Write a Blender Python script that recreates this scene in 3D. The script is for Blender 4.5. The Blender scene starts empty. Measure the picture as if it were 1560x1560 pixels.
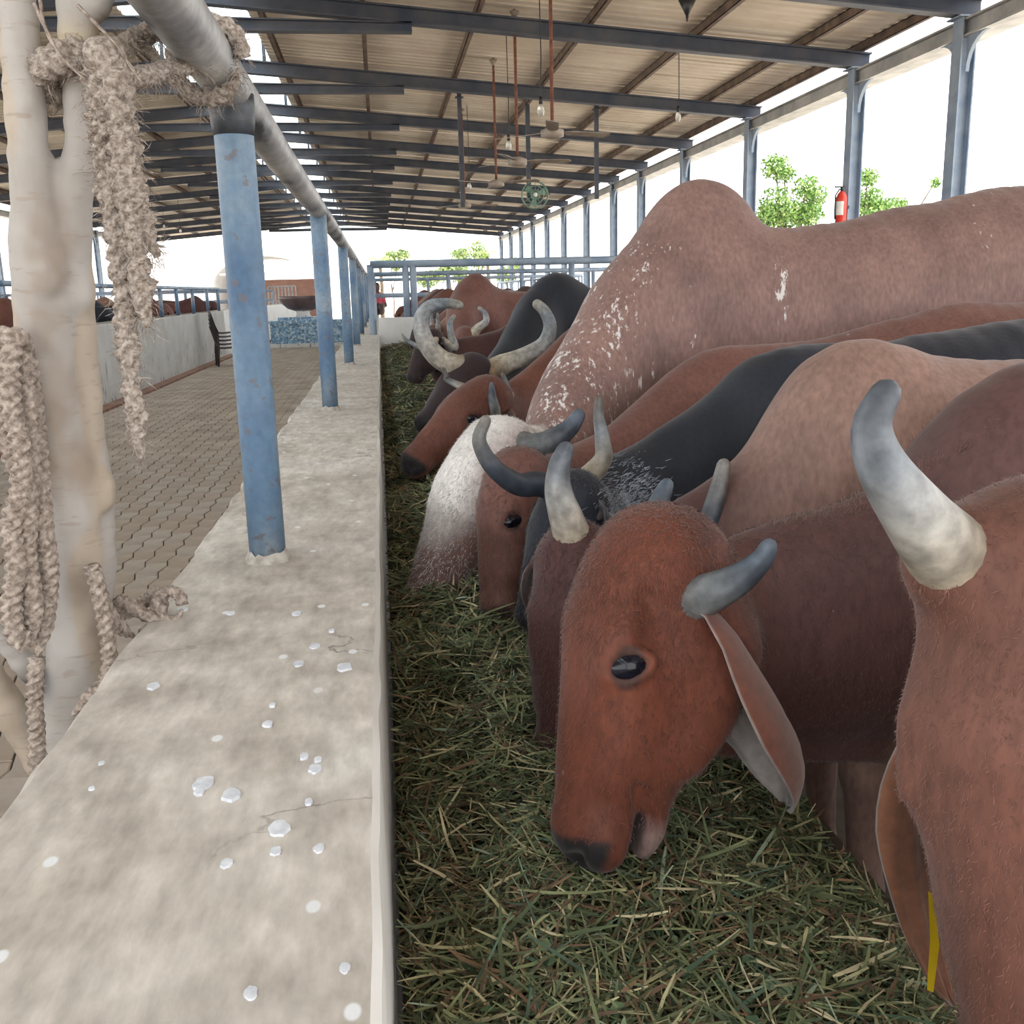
import bpy, bmesh, math, random
import numpy as np
import openvdb as vdb
from mathutils import Vector

SC = bpy.context.scene
COL = SC.collection
rng = np.random.default_rng(7)
random.seed(7)

# ------------------------------------------------------------------ camera
YAW, PITCH, ROLL, FPX = math.radians(7.2), math.radians(12.7), math.radians(-1.4), 1500.0
CAMP = np.array([0.0, 0.0, 1.35])
_f = np.array([math.sin(YAW)*math.cos(PITCH), math.cos(YAW)*math.cos(PITCH), -math.sin(PITCH)])
_r0 = np.array([math.cos(YAW), -math.sin(YAW), 0.0])
_u0 = np.cross(_r0, _f)
_r = _r0*math.cos(ROLL) + _u0*math.sin(ROLL)
_u = -_r0*math.sin(ROLL) + _u0*math.cos(ROLL)
cam_data = bpy.data.cameras.new('camera')
cam_data.sensor_width = 36.0
cam_data.lens = FPX/1560.0*36.0
cam_data.clip_start = 0.02
cam_data.clip_end = 600
cam = bpy.data.objects.new('camera', cam_data)
COL.objects.link(cam)
from mathutils import Matrix
M4 = Matrix(((_r[0], _u[0], -_f[0], CAMP[0]), (_r[1], _u[1], -_f[1], CAMP[1]), (_r[2], _u[2], -_f[2], CAMP[2]), (0, 0, 0, 1)))
cam.matrix_world = M4
SC.camera = cam

# ------------------------------------------------------------------ light
SC.view_settings.view_transform = 'Standard'
SC.view_settings.look = 'None'
SC.view_settings.gamma = 1.0
SC.view_settings.use_curve_mapping = False
SC.view_settings.exposure = 0.0
world = bpy.data.worlds.new('sky')
SC.world = world
world.use_nodes = True
bg = world.node_tree.nodes['Background']
bg.inputs[0].default_value = (0.96, 0.985, 1.0, 1)
bg.inputs[1].default_value = 3.5
sun_d = bpy.data.lights.new('sun', 'SUN')
sun_d.energy = 7.0
sun_d.angle = math.radians(3)
sun_d.color = (1.0, 0.95, 0.86)
sun = bpy.data.objects.new('sun', sun_d)
COL.objects.link(sun)
sun.rotation_euler = (math.radians(-14), math.radians(20), 0)

# ------------------------------------------------------------------ helpers
def at(px, py, Y):
    """a point at forward distance Y (metres) seen in direction px,py"""
    d = _f + _r*(px-780)/FPX - _u*(py-780)/FPX
    return CAMP + d*(Y-CAMP[1])/d[1]

def proj(P):
    d = np.asarray(P, float)-CAMP
    z = d@_f
    return np.stack([780+FPX*(d@_r)/z, 780-FPX*(d@_u)/z, z], -1)

def norm(v):
    v = np.asarray(v, float)
    return v/max(1e-9, np.linalg.norm(v))

def srgb(r, g, b):
    f = lambda c: (c/255/12.92 if c/255 <= .04045 else ((c/255+.055)/1.055)**2.4)
    return (f(r), f(g), f(b))

def wloc(o):
    p = np.zeros(3)
    while o is not None:
        p += np.array(o.location)
        o = o.parent
    return p

def mk(name, V, F, mat, parent=None, smooth=False, col=None, attrs=None, mats=None, midx=None):
    V = np.asarray(V, dtype=np.float64).reshape(-1, 3)
    if parent is not None:
        V = V - wloc(parent)
    me = bpy.data.meshes.new(name)
    if isinstance(F, np.ndarray):
        n, k = F.shape
        me.vertices.add(len(V)); me.vertices.foreach_set('co', V.astype(np.float32).ravel())
        me.loops.add(n*k); me.loops.foreach_set('vertex_index', F.astype(np.int32).ravel())
        me.polygons.add(n); me.polygons.foreach_set('loop_start', np.arange(0, n*k, k, dtype=np.int32))
        me.update(calc_edges=True)
    else:
        me.from_pydata(V.tolist(), [], F)
    if mats:
        for m in mats: me.materials.append(m)
        if midx is not None:
            me.polygons.foreach_set('material_index', np.asarray(midx, dtype=np.int32))
    elif mat is not None:
        me.materials.append(mat)
    if smooth:
        me.polygons.foreach_set('use_smooth', np.ones(len(me.polygons), dtype=bool))
    if col is not None:
        a = me.color_attributes.new('Col', 'FLOAT_COLOR', 'POINT')
        c = np.ones((len(V), 4), dtype=np.float32); c[:, :3] = col
        a.data.foreach_set('color', c.ravel())
    if attrs:
        for k, v in attrs.items():
            a = me.attributes.new(k, 'FLOAT', 'POINT')
            a.data.foreach_set('value', np.asarray(v, dtype=np.float32))
    o = bpy.data.objects.new(name, me)
    COL.objects.link(o)
    if parent is not None:
        o.parent = parent
    return o

def tag(o, label=None, cat=None, group=None, kind=None):
    if label: o['label'] = label
    if cat: o['category'] = cat
    if group: o['group'] = group
    if kind: o['kind'] = kind
    return o

def thing(name, loc, label=None, cat=None, group=None, kind=None):
    o = bpy.data.objects.new(name, None)
    o.empty_display_size = 0.1
    COL.objects.link(o)
    o.location = tuple(float(x) for x in loc)
    return tag(o, label, cat, group, kind)

def copy_tree(o, parent=None, loc=None):
    c = o.copy(); COL.objects.link(c)
    if parent is not None: c.parent = parent
    if loc is not None: c.location = tuple(float(x) for x in loc)
    for ch in list(o.children):
        copy_tree(ch, c)
    return c

class MB:
    """collects simple shapes into one mesh"""
    def __init__(s): s.V = []; s.F = []
    def add(s, V, F):
        n = len(s.V); s.V += [tuple(map(float, v)) for v in V]; s.F += [tuple(int(i)+n for i in f) for f in F]
        return s
    def box(s, lo, hi):
        x0, y0, z0 = lo; x1, y1, z1 = hi
        V = [(x0,y0,z0),(x1,y0,z0),(x1,y1,z0),(x0,y1,z0),(x0,y0,z1),(x1,y0,z1),(x1,y1,z1),(x0,y1,z1)]
        return s.add(V, [(0,3,2,1),(4,5,6,7),(0,1,5,4),(1,2,6,5),(2,3,7,6),(3,0,4,7)])
    def tube(s, P, R, n=12, cap=True, sy=1.0):
        V, F = tube(P, R, n, cap, sy)
        return s.add(V, F)
    def prism(s, poly, axis, a0, a1):
        """poly of 2D points extruded along axis (0,1,2) from a0 to a1"""
        n = len(poly); V = []
        oth = [i for i in range(3) if i != axis]
        for a in (a0, a1):
            for p in poly:
                v = [0, 0, 0]; v[axis] = a; v[oth[0]] = p[0]; v[oth[1]] = p[1]; V.append(v)
        F = [tuple(range(n))[::-1], tuple(range(n, 2*n))] + [(i, (i+1) % n, n+(i+1) % n, n+i) for i in range(n)]
        return s.add(V, F)
    def build(s, name, mat, parent=None, smooth=False):
        o = mk(name, s.V, s.F, mat, parent, smooth)
        bm = bmesh.new(); bm.from_mesh(o.data)
        bmesh.ops.recalc_face_normals(bm, faces=bm.faces[:])
        bm.to_mesh(o.data); bm.free()
        return o

def tube(P, R, n=12, cap=True, sy=1.0):
    P = np.asarray(P, float); m = len(P)
    R = np.broadcast_to(np.asarray(R, float), (m,))
    T = np.gradient(P, axis=0); T /= np.linalg.norm(T, axis=1)[:, None]+1e-12
    ref = np.array([0, 0, 1.0]) if abs(T[0][2]) < .9 else np.array([1.0, 0, 0])
    N = ref-T[0]*(ref@T[0]); N = norm(N)
    V = []
    an = np.linspace(0, 2*np.pi, n, endpoint=False)
    for i in range(m):
        N = norm(N-T[i]*(N@T[i])); B = np.cross(T[i], N)
        V.append(P[i]+R[i]*(np.cos(an)[:, None]*N+sy*np.sin(an)[:, None]*B))
    V = np.concatenate(V)
    F = [(i*n+j, i*n+(j+1) % n, (i+1)*n+(j+1) % n, (i+1)*n+j) for i in range(m-1) for j in range(n)]
    if cap:
        F.append(tuple(range(n))[::-1]); F.append(tuple(range((m-1)*n, m*n)))
    return V, F

def catmull(P, n):
    P = np.asarray(P, float)
    Q = np.vstack([2*P[0]-P[1], P, 2*P[-1]-P[-2]])
    t = np.linspace(0, len(P)-1, n)
    i = np.minimum(t.astype(int), len(P)-2); f = (t-i)[:, None]
    p0, p1, p2, p3 = Q[i], Q[i+1], Q[i+2], Q[i+3]
    return .5*((2*p1)+(-p0+p2)*f+(2*p0-5*p1+4*p2-p3)*f**2+(-p0+3*p1-3*p2+p3)*f**3)

def resample(P, step):
    P = np.asarray(P, float)
    D = catmull(P, max(40, 24*len(P)))
    L = np.r_[0, np.cumsum(np.linalg.norm(np.diff(D[:, :3], axis=0), axis=1))]
    n = max(2, int(L[-1]/step)+1)
    s = np.linspace(0, L[-1], n)
    return np.stack([np.interp(s, L, D[:, k]) for k in range(D.shape[1])], 1)

# cheap value noise on points
class VNoise:
    def __init__(s, seed=0): s.g = np.random.default_rng(seed).random((32, 32, 32))
    def __call__(s, P, f):
        Q = np.asarray(P)*f; i = np.floor(Q).astype(int); t = Q-i; t = t*t*(3-2*t); o = 0
        for a in (0, 1):
            for b in (0, 1):
                for c in (0, 1):
                    w = (t[..., 0] if a else 1-t[..., 0])*(t[..., 1] if b else 1-t[..., 1])*(t[..., 2] if c else 1-t[..., 2])
                    o = o+w*s.g[(i[..., 0]+a) % 32, (i[..., 1]+b) % 32, (i[..., 2]+c) % 32]
        return o
VN = VNoise(3)

# ------------------------------------------------------------------ signed distance modelling
class Field:
    def __init__(s, lo, hi, vs):
        s.lo = np.asarray(lo, float); s.vs = vs
        s.n = np.maximum(4, np.ceil((np.asarray(hi, float)-s.lo)/vs).astype(int))
        s.a = np.full(tuple(s.n), .5, dtype=np.float32)
    def _sub(s, lo, hi):
        i0 = np.clip(np.floor((lo-s.lo)/s.vs).astype(int), 0, s.n); i1 = np.clip(np.ceil((hi-s.lo)/s.vs).astype(int)+1, 0, s.n)
        if np.any(i1 <= i0): return None, None
        ax = [(s.lo[k]+s.vs*np.arange(i0[k], i1[k])).astype(np.float32) for k in range(3)]
        return tuple(slice(i0[k], i1[k]) for k in range(3)), ax
    def _put(s, sl, d, k, op):
        a = s.a[sl]
        if op == '+':
            h = np.clip(.5+.5*(a-d)/k, 0, 1); s.a[sl] = a+(d-a)*h-k*h*(1-h)
        else:
            h = np.clip(.5-.5*(a+d)/k, 0, 1); s.a[sl] = a+(-d-a)*h+k*h*(1-h)
    def ell(s, c, r, R=None, k=.03, op='+'):
        c = np.asarray(c, float); r = np.asarray(r, float)
        R = np.eye(3) if R is None else np.asarray(R, float)   # rows = axes
        ext = np.sqrt(((R.T*r)**2).sum(1))+k+2*s.vs
        sl, ax = s._sub(c-ext, c+ext)
        if sl is None: return s
        X = (ax[0]-c[0])[:, None, None]; Y = (ax[1]-c[1])[None, :, None]; Z = (ax[2]-c[2])[None, None, :]
        k0 = 0; k1 = 0
        for i in range(3):
            q = (X*np.float32(R[i, 0])+Y*np.float32(R[i, 1])+Z*np.float32(R[i, 2]))/np.float32(r[i])
            k0 = k0+q*q; k1 = k1+(q/np.float32(r[i]))**2
        k0 = np.sqrt(k0); k1 = np.sqrt(k1)+1e-6
        s._put(sl, k0*(k0-1)/k1, k, op); return s
    def cone(s, p, rp, q, rq, k=.03, op='+'):
        p = np.asarray(p, float); q = np.asarray(q, float); m = max(rp, rq)+k+2*s.vs
        sl, ax = s._sub(np.minimum(p, q)-m, np.maximum(p, q)+m)
        if sl is None: return s
        X = (ax[0]-p[0])[:, None, None]; Y = (ax[1]-p[1])[None, :, None]; Z = (ax[2]-p[2])[None, None, :]
        b = q-p; L2 = max(1e-9, b@b)
        t = np.clip((X*b[0]+Y*b[1]+Z*b[2])/L2, 0, 1)
        d = np.sqrt((X-t*b[0])**2+(Y-t*b[1])**2+(Z-t*b[2])**2)-(rp+(rq-rp)*t)
        s._put(sl, d.astype(np.float32), k, op); return s
    def mesh(s):
        g = vdb.FloatGrid(.5); g.copyFromArray(s.a)
        g.transform = vdb.createLinearTransform(s.vs)
        P, Q = g.convertToQuads(0.0)
        P = np.asarray(P, float)+s.lo; Q = np.asarray(Q, dtype=np.int64)
        # orientation: signed volume
        a, b, c = P[Q[:, 0]], P[Q[:, 1]], P[Q[:, 2]]
        if np.einsum('ij,ij->i', a-P.mean(0), np.cross(b-a, c-a)).sum() < 0:
            Q = Q[:, ::-1]
        return P, Q.copy()

# ------------------------------------------------------------------ materials
def new_mat(name):
    m = bpy.data.materials.new(name); m.use_nodes = True
    return m, m.node_tree.nodes, m.node_tree.links, m.node_tree.nodes['Principled BSDF']

def tex(N, L, kind, scale, coord='Object', detail=4, sc=None, rough=.55):
    tc = N.new('ShaderNodeTexCoord')
    t = N.new('ShaderNodeTexNoise' if kind == 'noise' else 'ShaderNodeTexVoronoi')
    t.inputs['Scale'].default_value = scale
    if kind == 'noise':
        t.inputs['Detail'].default_value = detail; t.inputs['Roughness'].default_value = rough
    if sc:
        mp = N.new('ShaderNodeMapping'); mp.inputs['Scale'].default_value = sc
        L.new(tc.outputs[coord], mp.inputs[0]); L.new(mp.outputs[0], t.inputs['Vector'])
    else:
        L.new(tc.outputs[coord], t.inputs['Vector'])
    return t

def ramp(N, L, src, pts):
    r = N.new('ShaderNodeValToRGB')
    e = r.color_ramp.elements
    while len(e) < len(pts): e.new(.5)
    for i, (p, c) in enumerate(pts):
        e[i].position = p; e[i].color = (*c, 1) if len(c) == 3 else c
    L.new(src, r.inputs[0]); return r

def mix(N, L, fac, a, b, mode='MIX'):
    m = N.new('ShaderNodeMix'); m.data_type = 'RGBA'; m.blend_type = mode
    for s, v in ((m.inputs[0], fac), (m.inputs[6], a), (m.inputs[7], b)):
        if isinstance(v, (int, float)): s.default_value = v
        elif isinstance(v, tuple): s.default_value = (*v, 1) if len(v) == 3 else v
        else: L.new(v, s)
    return m.outputs[2]

def bump(N, L, B, h, strength=.3, dist=.01):
    b = N.new('ShaderNodeBump'); b.inputs['Strength'].default_value = strength; b.inputs['Distance'].default_value = dist
    L.new(h, b.inputs['Height']); L.new(b.outputs[0], B.inputs['Normal'])

def simple(name, c1, c2, scale=6, rough=.6, metal=0, bs=.2, bd=.004, sc=None, detail=5, lo=.35, hi=.65):
    m, N, L, B = new_mat(name)
    t = tex(N, L, 'noise', scale, detail=detail, sc=sc)
    r = ramp(N, L, t.outputs['Fac'], [(lo, c1), (hi, c2)])
    L.new(r.outputs[0], B.inputs['Base Color'])
    B.inputs['Roughness'].default_value = rough; B.inputs['Metallic'].default_value = metal
    if bs: bump(N, L, B, t.outputs['Fac'], bs, bd)
    return m

def coat_mat():
    m, N, L, B = new_mat('cattle coat')
    a = N.new('ShaderNodeAttribute'); a.attribute_name = 'Col'
    fl = N.new('ShaderNodeAttribute'); fl.attribute_name = 'fleck'
    t1 = tex(N, L, 'noise', 5, detail=6)
    t2 = tex(N, L, 'noise', 90, detail=3, sc=(1, 1, .35))
    r1 = ramp(N, L, t1.outputs['Fac'], [(.3, (.72, .70, .70)), (.7, (1.18, 1.15, 1.12))])
    r2 = ramp(N, L, t2.outputs['Fac'], [(.3, (.78, .78, .78)), (.7, (1.15, 1.15, 1.15))])
    c = mix(N, L, 1.0, a.outputs['Color'], r1.outputs[0], 'MULTIPLY')
    c = mix(N, L, 1.0, c, r2.outputs[0], 'MULTIPLY')
    # white flecks where the fleck attribute asks for them
    t3 = tex(N, L, 'noise', 62, detail=5, sc=(1, 1, .28), rough=.65)
    t4 = tex(N, L, 'noise', 7, detail=2)
    ad = N.new('ShaderNodeMath'); ad.operation = 'ADD'; L.new(t3.outputs['Fac'], ad.inputs[0])
    m4 = N.new('ShaderNodeMath'); m4.operation = 'MULTIPLY'; L.new(t4.outputs['Fac'], m4.inputs[0]); m4.inputs[1].default_value = .5
    L.new(m4.outputs[0], ad.inputs[1])
    ad2 = N.new('ShaderNodeMath'); ad2.operation = 'ADD'; L.new(ad.outputs[0], ad2.inputs[0]); L.new(fl.outputs['Fac'], ad2.inputs[1])
    rf = ramp(N, L, ad2.outputs[0], [(.0, (0, 0, 0)), (1.0, (1, 1, 1))])
    mr = N.new('ShaderNodeMapRange'); mr.inputs[1].default_value = 1.02; mr.inputs[2].default_value = 1.09; L.new(ad2.outputs[0], mr.inputs[0])
    c = mix(N, L, mr.outputs[0], c, (.62, .58, .56))
    L.new(c, B.inputs['Base Color'])
    B.inputs['Roughness'].default_value = .62
    B.inputs['Specular IOR Level'].default_value = .32
    B.inputs['Sheen Weight'].default_value = .15
    B.inputs['Sheen Roughness'].default_value = .45
    B.inputs['Sheen Tint'].default_value = (.95, .9, .9, 1)
    bump(N, L, B, t2.outputs['Fac'], .25, .003)
    return m

def vcol_mat(name, rough=.6, nscale=40, amt=.25, sc=None, bs=.3, bd=.002, sheen=0, spec=.4):
    m, N, L, B = new_mat(name)
    a = N.new('ShaderNodeAttribute'); a.attribute_name = 'Col'
    t = tex(N, L, 'noise', nscale, detail=5, sc=sc)
    r = ramp(N, L, t.outputs['Fac'], [(.3, (1-amt,)*3), (.7, (1+amt,)*3)])
    c = mix(N, L, 1.0, a.outputs['Color'], r.outputs[0], 'MULTIPLY')
    L.new(c, B.inputs['Base Color'])
    B.inputs['Roughness'].default_value = rough
    B.inputs['Specular IOR Level'].default_value = spec
    B.inputs['Sheen Weight'].default_value = sheen
    if bs: bump(N, L, B, t.outputs['Fac'], bs, bd)
    return m

M = {}
M['coat'] = coat_mat()
M['horn'] = vcol_mat('horn keratin', .5, 45, .35, bs=.3, spec=.35)
M['ear'] = vcol_mat('ear skin', .65, 60, .2, sheen=.3)
M['hay'] = vcol_mat('fodder strand', .7, 25, .25, bs=0)
M['leaf'] = vcol_mat('leaf', .5, 8, .25, bs=0)

def eye_mat():
    m, N, L, B = new_mat('eye'); B.inputs['Base Color'].default_value = (.006, .007, .012, 1)
    t = tex(N, L, 'noise', 60); r = ramp(N, L, t.outputs['Fac'], [(.3, (.004, .004, .008)), (.7, (.012, .012, .02))])
    L.new(r.outputs[0], B.inputs['Base Color'])
    B.inputs['Roughness'].default_value = .12; B.inputs['Specular IOR Level'].default_value = .35
    return m
M['eye'] = eye_mat()

def concrete_top():
    m, N, L, B = new_mat('weathered concrete')
    t1 = tex(N, L, 'noise', 2.2, detail=8); t2 = tex(N, L, 'noise', 45, detail=6, sc=(1, .35, 1)); t3 = tex(N, L, 'noise', 9, detail=8)
    r1 = ramp(N, L, t1.outputs['Fac'], [(.3, srgb(184, 174, 164)), (.55, srgb(200, 192, 184)), (.75, srgb(213, 208, 203))])
    r2 = ramp(N, L, t2.outputs['Fac'], [(.3, (.72, .71, .70)), (.7, (1.12, 1.12, 1.12))])
    c = mix(N, L, 1.0, r1.outputs[0], r2.outputs[0], 'MULTIPLY')
    r3 = ramp(N, L, t3.outputs['Fac'], [(.3, (.76, .74, .72)), (.6, (1.06, 1.06, 1.06))])
    c = mix(N, L, 1.0, c, r3.outputs[0], 'MULTIPLY')
    # cracks
    v = tex(N, L, 'voronoi', 1.3); v.feature = 'DISTANCE_TO_EDGE'
    dn = tex(N, L, 'noise', 6, detail=6)
    tc = N.new('ShaderNodeTexCoord'); vm = N.new('ShaderNodeVectorMath'); vm.operation = 'MULTIPLY_ADD'
    L.new(dn.outputs['Color'], vm.inputs[0]); vm.inputs[1].default_value = (.35, .35, .35); L.new(tc.outputs['Object'], vm.inputs[2]); L.new(vm.outputs[0], v.inputs['Vector'])
    rc = ramp(N, L, v.outputs['Distance'], [(0.0, (1, 1, 1)), (.006, (0, 0, 0))])
    gate = ramp(N, L, t1.outputs['Fac'], [(.5, (0, 0, 0)), (.62, (.8, .8, .8))])
    fa = mix(N, L, 1.0, rc.outputs[0], gate.outputs[0], 'MULTIPLY')
    c = mix(N, L, fa, c, srgb(96, 86, 78))
    # small pale droppings
    v2 = tex(N, L, 'voronoi', 11, sc=(1, .7, 1)); v2.voronoi_dimensions = '2D'; v2.inputs['Randomness'].default_value = 1
    rv = ramp(N, L, v2.outputs['Distance'], [(.06, (1, 1, 1)), (.085, (0, 0, 0))])
    g2 = ramp(N, L, v2.outputs['Color'], [(.30, (1, 1, 1)), (.34, (0, 0, 0))])
    f2 = mix(N, L, 1.0, rv.outputs[0], g2.outputs[0], 'MULTIPLY')
    c = mix(N, L, f2, c, srgb(222, 222, 224))
    L.new(c, B.inputs['Base Color']); B.inputs['Roughness'].default_value = .85
    bump(N, L, B, t2.outputs['Fac'], .35, .004)
    return m
M['concrete'] = concrete_top()

def whitewash():
    m, N, L, B = new_mat('old whitewash')
    t1 = tex(N, L, 'noise', 3, detail=6); t2 = tex(N, L, 'noise', 14, detail=6, sc=(1, 1, .25))
    r1 = ramp(N, L, t1.outputs['Fac'], [(.3, srgb(222, 219, 214)), (.7, srgb(240, 239, 238))])
    r2 = ramp(N, L, t2.outputs['Fac'], [(.61, (0, 0, 0)), (.66, (1, 1, 1))])
    tc = N.new('ShaderNodeTexCoord'); sx = N.new('ShaderNodeSeparateXYZ'); L.new(tc.outputs['Object'], sx.inputs[0])
    mr = N.new('ShaderNodeMapRange'); mr.inputs[1].default_value = .75; mr.inputs[2].default_value = .1; L.new(sx.outputs['Z'], mr.inputs[0])
    f = N.new('ShaderNodeMath'); f.operation = 'MULTIPLY'; L.new(r2.outputs[0], f.inputs[0]); L.new(mr.outputs[0], f.inputs[1])
    c = mix(N, L, f.outputs[0], r1.outputs[0], srgb(92, 84, 78))
    L.new(c, B.inputs['Base Color']); B.inputs['Roughness'].default_value = .8
    bump(N, L, B, t2.outputs['Fac'], .3, .004)
    return m
M['white'] = whitewash()

def blue_paint():
    m, N, L, B = new_mat('blue painted pipe')
    t1 = tex(N, L, 'noise', 5, detail=8, sc=(1, 1, .5)); t2 = tex(N, L, 'noise', 60, detail=4); t3 = tex(N, L, 'noise', 34, detail=6)
    r1 = ramp(N, L, t1.outputs['Fac'], [(.36, srgb(70, 100, 132)), (.5, srgb(100, 126, 150)), (.64, srgb(142, 152, 160))])
    r2 = ramp(N, L, t2.outputs['Fac'], [(.3, (.85, .85, .87)), (.7, (1.1, 1.1, 1.1))])
    c = mix(N, L, 1.0, r1.outputs[0], r2.outputs[0], 'MULTIPLY')
    r3 = ramp(N, L, t3.outputs['Fac'], [(.60, (0, 0, 0)), (.64, (.7, .7, .7))])
    c = mix(N, L, r3.outputs[0], c, srgb(104, 96, 98))
    L.new(c, B.inputs['Base Color']); B.inputs['Roughness'].default_value = .5
    bump(N, L, B, t3.outputs['Fac'], .3, .003)
    return m
M['blue'] = blue_paint()

def worn_rail():
    m, N, L, B = new_mat('worn greasy pipe')
    t1 = tex(N, L, 'noise', 6, detail=8, sc=(1, .3, 1)); t2 = tex(N, L, 'noise', 40, detail=6)
    r1 = ramp(N, L, t1.outputs['Fac'], [(.40, srgb(46, 48, 56)), (.45, srgb(132, 132, 134)), (.62, srgb(186, 184, 182))])
    r2 = ramp(N, L, t2.outputs['Fac'], [(.3, (.7, .7, .7)), (.7, (1.1, 1.1, 1.1))])
    c = mix(N, L, 1.0, r1.outputs[0], r2.outputs[0], 'MULTIPLY')
    L.new(c, B.inputs['Base Color']); B.inputs['Roughness'].default_value = .45
    bump(N, L, B, t2.outputs['Fac'], .25, .002)
    return m
M['rail'] = worn_rail()
M['weld'] = simple('blackened weld', srgb(34, 36, 42), srgb(70, 74, 82), 30, .5)
M['mortar'] = simple('mortar', srgb(150, 142, 132), srgb(188, 182, 174), 40, .9, bs=.5)
M['frame'] = simple('steel frame paint', srgb(46, 56, 74), srgb(84, 84, 90), 3, .55, sc=(1, 1, 1), detail=7, lo=.3, hi=.72)
M['column'] = simple('column paint', srgb(124, 142, 164), srgb(156, 168, 182), 4, .55)
M['purlin'] = simple('rusty purlin', srgb(84, 70, 62), srgb(124, 104, 90), 5, .7)
M['sheet'] = simple('roof sheet underside', srgb(202, 189, 172), srgb(220, 209, 193), 1.2, .6, bs=.05)
M['gutter'] = simple('gutter sheet', srgb(150, 150, 150), srgb(190, 188, 184), 3, .5)
M['paver'] = simple('grey brown paver', srgb(144, 127, 113), srgb(174, 158, 144), 3, .85, bs=.3, detail=8)
M['paver2'] = simple('grey paver', srgb(148, 134, 122), srgb(174, 161, 150), 5, .85, bs=.3, detail=8)
M['soil'] = simple('packed dirt', srgb(78, 64, 54), srgb(110, 92, 78), 5, .95, bs=.4)
M['ground'] = simple('pale sandy ground', srgb(198, 188, 172), srgb(220, 212, 200), .6, .95)
M['redstrip'] = simple('red brown skirting', srgb(112, 78, 64), srgb(146, 108, 90), 6, .85)
M['trunk'] = None
M['rope'] = simple('dusty rope', srgb(118, 104, 94), srgb(182, 168, 157), 110, .95, bs=.9, bd=.006)
M['rope2'] = simple('frayed cotton rope', srgb(122, 108, 98), srgb(190, 178, 168), 140, .95, bs=1.0, bd=.008)
M['darkplastic'] = simple('dark brown plastic', srgb(44, 36, 38), srgb(74, 62, 62), 6, .45, bs=.05)
M['bowl'] = simple('dark enamel bowl', srgb(70, 56, 58), srgb(104, 88, 88), 3, .35, bs=.05)
M['rust'] = simple('rusty rod', srgb(92, 56, 44), srgb(134, 84, 66), 20, .8)
M['fan'] = simple('dusty fan', srgb(120, 108, 98), srgb(168, 156, 144), 6, .6)
M['green'] = simple('green fan cage', srgb(92, 128, 112), srgb(130, 160, 140), 10, .4)
M['red'] = simple('red paint', srgb(196, 52, 40), srgb(224, 74, 58), 8, .35, bs=.03)
M['paper'] = simple('label paper', srgb(222, 218, 210), srgb(240, 238, 232), 12, .7, bs=0)
M['black'] = simple('black rubber', srgb(26, 26, 28), srgb(44, 44, 46), 12, .5, bs=.05)
M['yellow'] = simple('yellow tag plastic', srgb(206, 172, 14), srgb(232, 198, 30), 12, .4, bs=.03)
M['building'] = simple('white building wall', srgb(226, 228, 230), srgb(244, 244, 244), 1, .8, bs=0)
M['bbrick'] = simple('red brown wall', srgb(168, 128, 116), srgb(188, 148, 136), 2, .8, bs=0)
M['bark'] = simple('tree bark', srgb(92, 80, 66), srgb(134, 118, 98), 8, .9)
M['dropping'] = simple('dried white dropping', srgb(196, 198, 206), srgb(222, 224, 230), 60, .8, bs=.4)
M['skin'] = simple('skin', srgb(96, 66, 52), srgb(120, 84, 66), 6, .6, bs=0)
M['cloth'] = simple('pink red cloth', srgb(196, 64, 82), srgb(220, 92, 108), 12, .85, bs=0)

def skylight():
    m, N, L, B = new_mat('translucent roof sheet')
    t = tex(N, L, 'noise', 3); r = ramp(N, L, t.outputs['Fac'], [(.3, srgb(206, 222, 228)), (.7, srgb(228, 238, 242))])
    L.new(r.outputs[0], B.inputs['Base Color']); B.inputs['Roughness'].default_value = .5
    tr = N.new('ShaderNodeBsdfTranslucent'); L.new(r.outputs[0], tr.inputs[0])
    ms = N.new('ShaderNodeMixShader'); ms.inputs[0].default_value = .75
    L.new(B.outputs[0], ms.inputs[1]); L.new(tr.outputs[0], ms.inputs[2])
    L.new(ms.outputs[0], N['Material Output'].inputs[0])
    return m
M['sky_sheet'] = skylight()

def bulb_glass():
    m, N, L, B = new_mat('frosted bulb glass')
    t = tex(N, L, 'noise', 12); r = ramp(N, L, t.outputs['Fac'], [(.3, srgb(220, 216, 206)), (.7, srgb(238, 236, 230))])
    L.new(r.outputs[0], B.inputs['Base Color'])
    B.inputs['Roughness'].default_value = .15; B.inputs['Transmission Weight'].default_value = .5
    return m
M['bulb'] = bulb_glass()

def mosaic():
    m, N, L, B = new_mat('blue broken tile mosaic')
    v = tex(N, L, 'voronoi', 20)
    r = ramp(N, L, v.outputs['Color'], [(.1, srgb(84, 116, 150)), (.4, srgb(124, 166, 200)), (.6, srgb(150, 190, 216)), (.9, srgb(206, 218, 224))])
    v2 = tex(N, L, 'voronoi', 20); v2.feature = 'DISTANCE_TO_EDGE'
    rc = ramp(N, L, v2.outputs['Distance'], [(0.03, (.5, .5, .5)), (.07, (1, 1, 1))])
    c = mix(N, L, 1.0, r.outputs[0], rc.outputs[0], 'MULTIPLY')
    L.new(c, B.inputs['Base Color']); B.inputs['Roughness'].default_value = .35
    return m
M['mosaic'] = mosaic()

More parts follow.
